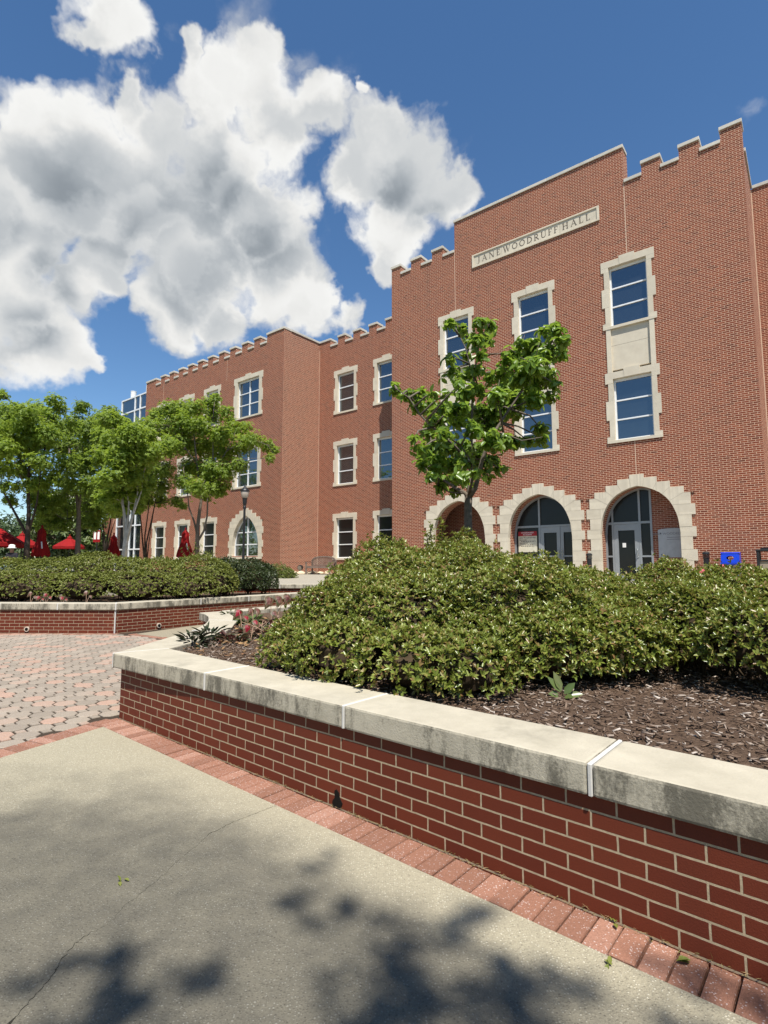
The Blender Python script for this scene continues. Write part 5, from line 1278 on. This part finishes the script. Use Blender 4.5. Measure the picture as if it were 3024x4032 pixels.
bs = Vector((1.6, -10.5, 0)); top = Vector((1.4, -9.5, 9.0))
lm = [([bs, Vector((1.55, -10.3, 3)), Vector((1.45, -9.9, 6)), top], .2, .10)]
for tx, ty, tz in ((-.3, -6.2, 10), (1.0, -6.0, 10), (2.0, -6.2, 10), (.5, -10.0, 13), (3, -10, 12), (-1.0, -9, 11.5)): lm.append(([top, top.lerp(Vector((tx, ty, tz)), .5) + Vector((0, 0, .5)), Vector((tx, ty, tz))], .06, .012))
tree('shade_tree', 'tree behind the viewer shading the paving', bs, lm, sb, 9000, .08, .045, M['elm_mid'], 'bark', 'trees behind the viewer', 4, .4, seed=77, twigs=False)
for x, y, h, r in tuple((B(u, v).x, B(u, v).y, h, r) for u, v, h, r in ((-34, -3, 11, 4.2), (-40, 1, 12, 4.4), (-47, -4, 12, 4.6), (-53, 2, 13, 4.8), (-60, -2, 13, 5), (-67, 3, 14, 5), (-44, -12, 14, 5), (-57, -12, 15, 5.5), (-28, -10, 11, 4.5))) + ((-9, -16, 9, 3.6), (9, -15, 10, 4), (20, -6, 11, 4.5), (-20, -10, 10, 4.2), (-2, -24, 11, 4.5), (30, -18, 12, 5)):
    base = Vector((x, y, 0)); bl = [(x + rs_.normal(0, r * .42), y + rs_.normal(0, r * .42), h * f_, r * rs_.uniform(.3, .45)) for f_ in np.linspace(.14, .9, 16)]
    tree('shade_tree', 'tree behind the viewer mirrored in the lower windows', base, [([base, Vector((x, y, h * .5)), Vector((x + .3, y, h * .85))], .22, .05)], bl, 1600, .34, .2, M['elm_mid'], 'bark', 'trees behind the viewer', 4, .4, seed=int(abs(x) * 7) + 300, twigs=False)

# ------------------------------------------------------------------ umbrellas, tables, person
def umbrella_open(label, c, r, ztop, zrim, dark=False):
    t = thing('patio_umbrella', label, 'umbrella', (c.x, c.y, .86), 'red patio umbrellas'); n = 8; o = (c.x, c.y, .86)
    m = MB(); V = [(c.x, c.y, ztop)]; F = []
    rings = [.35, .7, 1.0]
    for f_ in rings:
        for k in range(n * 2):
            a = math.pi * k / n; sag = .93 if k % 2 else 1.0
            V.append((c.x + r * f_ * math.cos(a) * sag, c.y + r * f_ * math.sin(a) * sag, ztop - (ztop - zrim) * (f_ ** 1.08) - (.02 if k % 2 else 0)))
    for k in range(n * 2): V.append((V[1 + 2*n*2 + k][0], V[1 + 2*n*2 + k][1], zrim - .14))
    N = n * 2
    F += [(0, 1 + k, 1 + (k + 1) % N) for k in range(N)]
    for q in range(3): F += [(1 + q*N + k, 1 + (q+1)*N + k, 1 + (q+1)*N + (k+1) % N, 1 + q*N + (k+1) % N) for k in range(N)]
    m.add(V, F); m.build('canopy', M['red'], t, o)
    m = MB(); m.lathe([(.13, -.05), (.10, .03), (.03, .08), (.035, .14), (.0, .17)], (c.x, c.y, ztop - .01), 10); m.build('finial', M['red'], t, o)
    m = MB(); m.tube([(c.x, c.y, .86), (c.x, c.y, ztop)], .022, 8); m.lathe([(.3, 0), (.3, .06), (.05, .1), (.03, .3)], (c.x, c.y, .86), 14); m.build('pole', M['black'], t, o)
    m = MB()
    for k in range(n): a = 2 * math.pi * k / n; m.bar((c.x, c.y, ztop - .05), (c.x + r * .98 * math.cos(a), c.y + r * .98 * math.sin(a), zrim - .02), .015, .02)
    m.build('rib', M['black'], t, o); return t
def umbrella_closed(label, c, ztop, zhem, rw, tie=False):
    o = (c.x, c.y, .86); t = thing('patio_umbrella', label, 'umbrella', o, 'red patio umbrellas'); m = MB(); n = 24; H_ = ztop - zhem
    prof = [(0, .02), (.06, .20), (.16, .46), (.19, .42), (.21, .50), (.30, .46), (.48, .50), (.62, .68), (.78, .86), (.92, .97), (1, 1.0)]
    V = []; F = []
    for i, (t_, w_) in enumerate(prof):
        for k in range(n):
            a = 2 * math.pi * k / n; f_ = (1 + .16 * math.cos(a * 8 + i * .25)) if t_ > .15 else 1
            V.append((c.x + rw * w_ * f_ * math.cos(a), c.y + rw * w_ * f_ * math.sin(a), ztop - H_ * t_ - (.05 * math.cos(a * 8) if t_ > .95 else 0)))
    for i in range(len(prof) - 1): F += [(i*n+k, (i+1)*n+k, (i+1)*n+(k+1) % n, i*n+(k+1) % n) for k in range(n)]
    F.append(tuple(range(n))); m.add(V, F); m.build('canopy', M['red'], t, o, smooth=True)
    m = MB(); m.tube([(c.x, c.y, .86), (c.x, c.y, ztop - .1)], .022, 8); m.lathe([(.3, 0), (.3, .06), (.05, .1), (.03, .3)], (c.x, c.y, .86), 14); m.build('pole', M['black'], t, o)
    m = MB(); m.lathe([(.03, 0), (.045, .03), (.03, .08), (.0, .1)], (c.x, c.y, ztop - .02), 8); m.build('finial', M['red'], t, o)
    if tie: m = MB(); p0 = Vector((c.x + rw * .45, c.y - rw * .7, ztop - H_ * .52)); m.bar(p0, p0 + Vector((.08, -.06, -.28)), .05, .006, up=(0, -1, 0)); m.build('tie_strap', M['white'], t, o)
    return t
umbrella_open('large open dark red umbrella cut off by the left edge', at(-35, 2100, 21), 1.2, 3.05, 2.28)
umbrella_open('bright red open umbrella behind the leftmost trunk', at(88, 2100, 27), .8, 2.95, 2.42)
umbrella_open('bright red open umbrella by the grey trunk', at(275, 2110, 29), .78, 2.90, 2.42)
umbrella_closed('tallest closed umbrella with a white tie beside the leftmost trunk', at(165, 2100, 22.5), 3.02, 1.80, .31, True)
umbrella_closed('closed umbrella at the foot of the glazed tower', at(449, 2110, 27), 2.95, 1.86, .30)
umbrella_closed('closed umbrella before the wing windows', at(731, 2090, 25.5), 3.12, 1.80, .34, True)
def table(label, c, r=.55):
    o = (c.x, c.y, .86); t = thing('cafe_table', label, 'table', o, 'cafe tables'); m = MB(); m.lathe([(r, .70), (r, .735), (r - .02, .745)], o, 24); m.build('tabletop', M['white'], t, o)
    m = MB(); m.lathe([(.28, 0), (.26, .03), (.05, .06), (.04, .70)], o, 14); m.build('leg', M['white'], t, o)
table('white cafe table right of the tall closed umbrella', at(205, 2180, 24)); table('white cafe table under the tall closed umbrella', at(140, 2190, 22.8), .5)
# seated person with white hat
def person():
    c = at(50, 2190, 20.5); o = Vector((c.x, c.y, .86)); t = thing('person', 'seated person in white hat and dark shirt holding something red', 'person', tuple(o))
    J = {'pelvis': (0, 0, .50), 'waist': (0, -.02, .68), 'chest': (0, -.03, .88), 'neck': (0, -.04, 1.04), 'head': (0, -.07, 1.13), 'crown': (0, -.08, 1.25), 'ls': (-.17, -.03, .98), 'le': (-.22, -.10, .74), 'lh': (-.12, -.30, .74), 'rs': (.17, -.03, .98), 're': (.22, -.10, .74), 'rh': (.06, -.30, .75), 'lk': (-.1, -.42, .50), 'lf': (-.1, -.42, .08), 'lt': (-.1, -.56, .04), 'rk': (.1, -.42, .50), 'rf': (.1, -.42, .08), 'rt': (.1, -.56, .04)}
    Ed = [('pelvis','waist'),('waist','chest'),('chest','neck'),('neck','head'),('head','crown'),('chest','ls'),('ls','le'),('le','lh'),('chest','rs'),('rs','re'),('re','rh'),('pelvis','lk'),('lk','lf'),('lf','lt'),('pelvis','rk'),('rk','rf'),('rf','rt')]
    Rd = dict(pelvis=.15, waist=.13, chest=.14, neck=.055, head=.085, crown=.07, ls=.065, le=.048, lh=.034, rs=.065, re=.048, rh=.034, lk=.07, lf=.045, lt=.035, rk=.07, rf=.045, rt=.035)
    ks = list(J); me = bpy.data.meshes.new('body'); me.from_pydata([J[k] for k in ks], [(ks.index(a), ks.index(b)) for a, b in Ed], []); bo = bpy.data.objects.new('body', me); COL.objects.link(bo)
    sk = bo.modifiers.new('skin', 'SKIN')
    for i, k in enumerate(ks): me.skin_vertices[0].data[i].radius = (Rd[k], Rd[k]); me.skin_vertices[0].data[i].use_root = (k == 'pelvis')
    bo.modifiers.new('sub', 'SUBSURF').levels = 2
    bo.modifiers['sub'].render_levels = 2
    dg = bpy.context.evaluated_depsgraph_get(); m2 = bpy.data.meshes.new_from_object(bo.evaluated_get(dg)); bpy.data.objects.remove(bo)
    m2.materials.clear()
    for q in ('skin', 'cloth_dark', 'denim'): m2.materials.append(M[q])
    for p in m2.polygons: z = p.center.z; p.material_index = 0 if z > 1.03 or (p.center.y < -.24 and z > .64) else (1 if z > .60 or abs(p.center.x) > .19 else 2); p.use_smooth = True
    b = bpy.data.objects.new('body', m2); COL.objects.link(b); b.parent = t
    m = MB(); m.lathe([(.16, 1.205), (.165, 1.215), (.105, 1.235), (.10, 1.32), (.06, 1.345), (0, 1.35)], (0, -.075, 0), 18); m.build('hat', M['white'], t, smooth=True)
    m = MB(); m.box(-.16, .10, -.34, -.22, .775, .84); ob = m.build('red_bundle', M['cloth_red'], t, bevel=.02)
    k = thing('chair', 'dark chair under the seated person', 'chair', tuple(o)); m = MB(); m.box(-.22, .22, -.2, .22, .33, .37); m.build('seat', M['black'], k); m = MB(); m.box(-.22, .22, .20, .23, .37, .80); m.build('backrest', M['black'], k)
    for x in (-.2, .2):
        for y in (-.18, .2): m = MB(); m.tube([(x, y, 0), (x, y, .33)], .015, 6); m.build('leg', M['black'], k)
person()
# banner on a post
c = at(383, 2110, 36); o = (c.x, c.y, .86); t = thing('banner_post', 'slim black post carrying a red and white banner', 'banner', o)
m = MB(); m.tube([(c.x, c.y, .86), (c.x, c.y, 3.75)], .04, 8); m.build('post', M['black'], t, o)
m = MB(); m.box(c.x - .23, c.x + .23, c.y - .07, c.y - .05, 2.93, 3.72); bn = m.build('banner', M['red'], t, o)
m = MB(); m.box(c.x - .19, c.x - .04, c.y - .074, c.y - .0705, 3.12, 3.62); m.box(c.x + .05, c.x + .19, c.y - .074, c.y - .0705, 3.12, 3.62); m.build('white_stripe', M['white'], bn, o)

# ------------------------------------------------------------------ lamp post
c = at(958, 2200, 20.6); o = (c.x, c.y, .86); t = thing('lamp_post', 'black lamp post with glass lantern before the arched window', 'lamp', o)
ztop = at(958, 1908, 20.6).z
m = MB(); m.lathe([(.16, 0), (.16, .08), (.11, .14), (.10, .55), (.06, .62), (.055, .7), (.045, 1.2), (.042, ztop - .86 - .95), (.06, ztop - .86 - .93), (.06, ztop - .86 - .86), (.045, ztop - .86 - .82), (.075, ztop - .86 - .74), (.085, ztop - .86 - .56), (.10, ztop - .86 - .53)], o, 16); m.build('post', M['black'], t, o, smooth=False)
m = MB(); zl = ztop - .53; m.lathe([(.085, 0), (.13, .08), (.155, .20), (.15, .27), (.12, .28)], (c.x, c.y, zl), 18); m.build('lantern_glass', M['lampglass'], t, o, smooth=True)
m = MB(); m.lathe([(.175, .262), (.18, .285), (.14, .34), (.07, .41), (.045, .44), (.05, .46), (.018, .48), (.022, .51), (0, .54)], (c.x, c.y, zl), 18); m.build('lantern_cap', M['black'], t, o, smooth=True)

# ------------------------------------------------------------------ at the entrance: bins, bollards, signs, bench
def recycling_bin():
    c = B(-2.02, 19.75); o = Vector((c.x, c.y, .86)); t = thing('recycling_bin', 'bright blue recycling bin with round opening beside the right arch', 'bin', tuple(o), None, -YAW)
    m = MB(); V = []
    for z, w, d in ((0, .19, .19), (.03, .20, .20), (.60, .235, .235), (.62, .25, .25)):
        V += [(-w, -d, z), (w, -d, z), (w, d, z), (-w, d, z)]
    F = [(3, 2, 1, 0)] + [(4*q+i, 4*q+(i+1) % 4, 4*(q+1)+(i+1) % 4, 4*(q+1)+i) for q in range(3) for i in range(4)] + [(12, 13, 14, 15)]
    m.add(V, F); m.build('body', M['blue'], t, bevel=.02)
    m = MB(); h = .93; 
    # domed lid built as a ring of quads round the opening in front and behind
    w0, w1, d0, d1 = .262, .245, .262, .21
    def face(y0, y1, hole):
        n = 20; V = []; F = []
        cz = .79; rx, rz = .10, .062
        for k in range(n):
            a = 2 * math.pi * k / n; ca, sa = math.cos(a), math.sin(a)
            s_ = 1 / max(abs(ca) / .24, abs(sa) / .145); x = ca * s_; z = cz + sa * s_
            V.append((x, y0 + (y1 - y0) * (z - .63) / .31, z)); zz = cz + rz * sa; V.append((rx * ca, y0 + (y1 - y0) * (zz - .63) / .31 , zz)); yy = V[-1][1]; V.append((rx * ca * .96, yy + (.05 if y0 < 0 else -.05), zz))
        for k in range(n): q = (k + 1) % n; f = [(3*k, 3*q, 3*q+1, 3*k+1), (3*k+1, 3*q+1, 3*q+2, 3*k+2)]; F += f if y0 < 0 else [tuple(reversed(x)) for x in f]
        m.add(V, F)
    face(-d0, -d1, True); face(d0, d1, True)
    m.box(-w0, w0, -d0 - .012, d0 + .012, .615, .655)
    for sx in (-1, 1):
        m.add([(sx * .24, -d0, .645), (sx * .24, d0, .645), (sx * .24, d1, .935), (sx * .24, -d1, .935)], [(0, 1, 2, 3)])
        m.add([(sx * .205, -d0, .645), (sx * .205, d0, .645), (sx * .205, d1, .935), (sx * .205, -d1, .935)], [(0, 1, 2, 3)])
    m.add([(-.25, -.225, .933), (.25, -.225, .933), (.25, .225, .933), (-.25, .225, .933), (-.235, -.20, .965), (.235, -.20, .965), (.235, .20, .965), (-.235, .20, .965)], [(3, 2, 1, 0), (4, 5, 6, 7), (0, 1, 5, 4), (1, 2, 6, 5), (2, 3, 7, 6), (3, 0, 4, 7)])
    m.build('lid', M['blue'], t)
    return t
recycling_bin()
def stone_bin():
    c = B(-1.0, 19.3); o = (c.x, c.y, .86); t = thing('litter_bin', 'black framed litter bin with pebble side panels at the right edge', 'bin', o, None, -YAW)
    m = MB(); m.box(-.27, .27, -.27, .27, .03, .68); m.build('pebble_panel', M['slabpeb'], t)
    m = MB()
    for x in (-.28, .28):
        for y in (-.28, .28): m.box(x - .035, x + .035, y - .035, y + .035, 0, .97)
    m.box(-.3, .3, -.3, .3, .685, .73); m.build('frame', M['black'], t, bevel=.01)
    m = MB(); m.prism([(-.33, -.33), (.33, -.33), (.33, .33), (-.33, .33)], .97, 1.03); m.prism([(-.22, -.22), (.22, -.22), (.22, .22), (-.22, .22)], 1.031, 1.08); m.build('lid', M['black'], t, bevel=.02)
M['slabpeb'] = conc_mat('pebble_panel', (.34, .28, .20)); stone_bin()
for (u, v, lab) in ((-2.72, 20.05, 'short black bollard light right of the right arch'), (-6.42, 20.12, 'short black bollard light between the middle and right arches')):
    c = B(u, v); o = (c.x, c.y, .86); t = thing('bollard_light', lab, 'light', o, 'bollard lights')
    m = MB(); m.lathe([(.09, 0), (.10, .03), (.085, .05), (.085, .78), (.10, .80), (.10, .82)], o, 18); m.build('post', M['black'], t, o)
    m = MB()
    for k in range(3): m.lathe([(.085, .825 + k * .03), (.10, .835 + k * .03), (.10, .843 + k * .03), (.085, .85 + k * .03)], o, 18)
    m.build('louvre', M['black'], t, o)
    m = MB(); m.lathe([(.105, .915), (.11, .93), (.105, .97), (.07, 1.0), (0, 1.01)], o, 18); m.build('cap', M['black'], t, o)
# plaques inside the arches
def plaque(label, u0, u1, z0, z1, v, txt=True, arch_top=.06):
    o = B((u0 + u1) / 2, v, z0); t = thing('memorial_plaque', label, 'plaque', tuple(o), 'arch plaques', -YAW); w = (u1 - u0) / 2; h = z1 - z0
    pts = [(-w, 0), (w, 0)] + [(w * math.cos(a), h - arch_top + arch_top * math.sin(a)) for a in np.linspace(0, math.pi, 13)]
    m = MB(); m.vprism(pts, -.025, 0); m.build('slab', M['plaque'], t)
    if txt: text_mesh('JANE WOODRUFF HALL', .12, M['plaque_text'], 'lettering', t, Matrix.Translation((0, -.0265, h - .23)) @ Matrix.Rotation(R(90), 4, 'X'))
    m = MB()
    if txt:
        for k in range(2): m.box(-w * .45, w * .45, -.0263, -.025, h - .33 - k * .07, h - .31 - k * .07)
        m.build('inscription_line', M['plaque_text'], t)
    for sx in (-1, 1):
        for z in (.09, h - .17): m = MB(); p = (sx * (w - .09), -.025, z); m.tube([(p[0], -.024, z), (p[0], -.036, z)], .018, 10); m.build('bolt', M['black'], t)
plaque('grey arched plaque on the brick inside the right arch', -4.30, -3.30, 1.70, 2.72, VS + .018)
plaque('grey plaque on the brick deep inside the left arch', -13.2, -12.3, 1.5, 2.3, VS + 1.498, False)
def directory():
    o = B(-9.20, VS + .068, 1.96); t = thing('directory_sign', 'cream and red directory sign behind the glass beside the double doors', 'sign', tuple(o), None, -YAW)
    m = MB(); m.box(-.40, .40, -.012, 0, 0, .655); m.build('board', M['signcream'], t)
    m = MB(); m.box(-.40, .40, -.014, 0, .658, .845); hb = m.build('header', M['signred'], t)
    X = Matrix.Rotation(R(90), 4, 'X')
    text_mesh('WOODWARD', .085, M['white'], 'lettering', hb, Matrix.Translation((0, -.0155, .765)) @ X); text_mesh('ACADEMY', .085, M['white'], 'lettering', hb, Matrix.Translation((0, -.0155, .685)) @ X)
    text_mesh('Jane Woodruff Hall', .088, M['textdark'], 'lettering', t, Matrix.Translation((0, -.0135, .565)) @ X)
    m = MB()
    for z, a, b in ((.485, -.35, -.02), (.43, -.29, .34), (.36, -.35, .03), (.285, -.35, .23), (.23, -.29, .32)):
        x = a
        while x < b: w_ = random.uniform(.05, .12); m.box(x, min(b, x + w_), -.0132, -.012, z, z + .026); x += w_ + .022
    m.build('small_print', M['textdark'], t)
directory()
# bench
def bench():
    c = at(1262, 2260, 28.3); o = (c.x, c.y, terr(c.x, c.y)); t = thing('garden_bench', 'weathered wooden garden bench with arched slatted back', 'bench', o, None, -YAW + R(6))
    W_ = .78
    m = MB()
    for k in range(5): m.box(-W_ + .02, W_ - .02, -.22 + k * .09, -.15 + k * .09, .40, .43)
    m.build('seat', M['wood'], t)
    m = MB(); n = 19
    for k in range(n):
        x = -W_ + .08 + (2 * W_ - .16) * k / (n - 1); zt = .72 + .20 * math.sqrt(max(0, 1 - (x / W_) ** 2)); m.box(x - .02, x + .02, .245, .262, .47, zt)
    m.box(-W_ + .05, W_ - .05, .235, .275, .45, .50)
    xs = np.linspace(-W_, W_, 15); pr = [(x, .25, .73 + .20 * math.sqrt(max(0, 1 - (x / W_) ** 2))) for x in xs]
    for a, b in zip(pr, pr[1:]): m.bar(a, b, .045, .07)
    m.build('backrest', M['wood'], t)
    for x in (-W_, W_):
        m = MB(); m.box(x - .035, x + .035, -.26, -.20, 0, .62); m.build('leg', M['wood'], t)
        m = MB(); m.box(x - .035, x + .035, .235, .295, 0, .76); m.build('leg', M['wood'], t)
        m = MB(); m.box(x - .045, x + .045, -.29, .24, .622, .66); m.build('armrest', M['wood'], t)
    m = MB(); m.box(-W_ + .036, W_ - .036, -.25, -.21, .33, .40); m.box(-W_ + .036, W_ - .036, .24, .28, .33, .40); m.build('rail', M['wood'], t)
bench()
def rock(c, r, seed, label):
    rs = np.random.default_rng(seed); bm = bmesh.new(); bmesh.ops.create_icosphere(bm, subdivisions=3, radius=1)
    P = np.array([v.co[:] for v in bm.verts]); d = 1 + .16 * wob(P, 1.6, seed) + .06 * wob(P, 5, seed + 1)
    for v, k in zip(bm.verts, d): v.co = Vector((v.co.x * r * 1.3 * k, v.co.y * r * k, max(-.25, v.co.z) * r * .75 * k))
    me = bpy.data.meshes.new('landscape_rock'); bm.to_mesh(me); bm.free(); me.materials.append(M['rock']); ob = bpy.data.objects.new('landscape_rock', me); COL.objects.link(ob); ob.location = c; ob.rotation_euler = (0, 0, rs.uniform(0, 6))
    tag(ob, label, 'rock', 'edging rocks by the wall corner')
for k, (px, py, r, lab) in enumerate(((1158, 2254, .17, 'leftmost pale edging rock at the wall corner'), (1185, 2250, .2, 'pale edging rock below the floodlight'), (1210, 2252, .15, 'small pale rock left of the bench leg'), (1232, 2248, .2, 'pale rock behind the bench front leg'), (1262, 2252, .16, 'pale rock under the bench'), (1290, 2252, .2, 'pale rock at the right under the bench'))):
    p = at(px, py, 28.8 + k * .12); p.z = terr(p.x, p.y) + .03; rock(p, r, k, lab)
c = at(1184, 2240, 29.3); o = (c.x, c.y, terr(c.x, c.y)); t = thing('floodlight', 'dark landscape floodlight low against the brick corner', 'light', o)
m = MB(); m.tube([o, (c.x, c.y, o[2] + .22)], .025, 8); m.build('stake', M['black'], t, o)
m = MB(); d = Vector((.45, .75, .35)).normalized(); p = Vector((c.x, c.y, o[2] + .36)); m.tube([p - d * .10, p - d * .02, p + d * .12], [.15, .16, .08], 16); m.build('lamp_head', M['black'], t, o)
m = MB(); m.tube([p - d * .106, p - d * .101], [.13, .13], 16); m.build('lens', M['lampglass'], t, o)
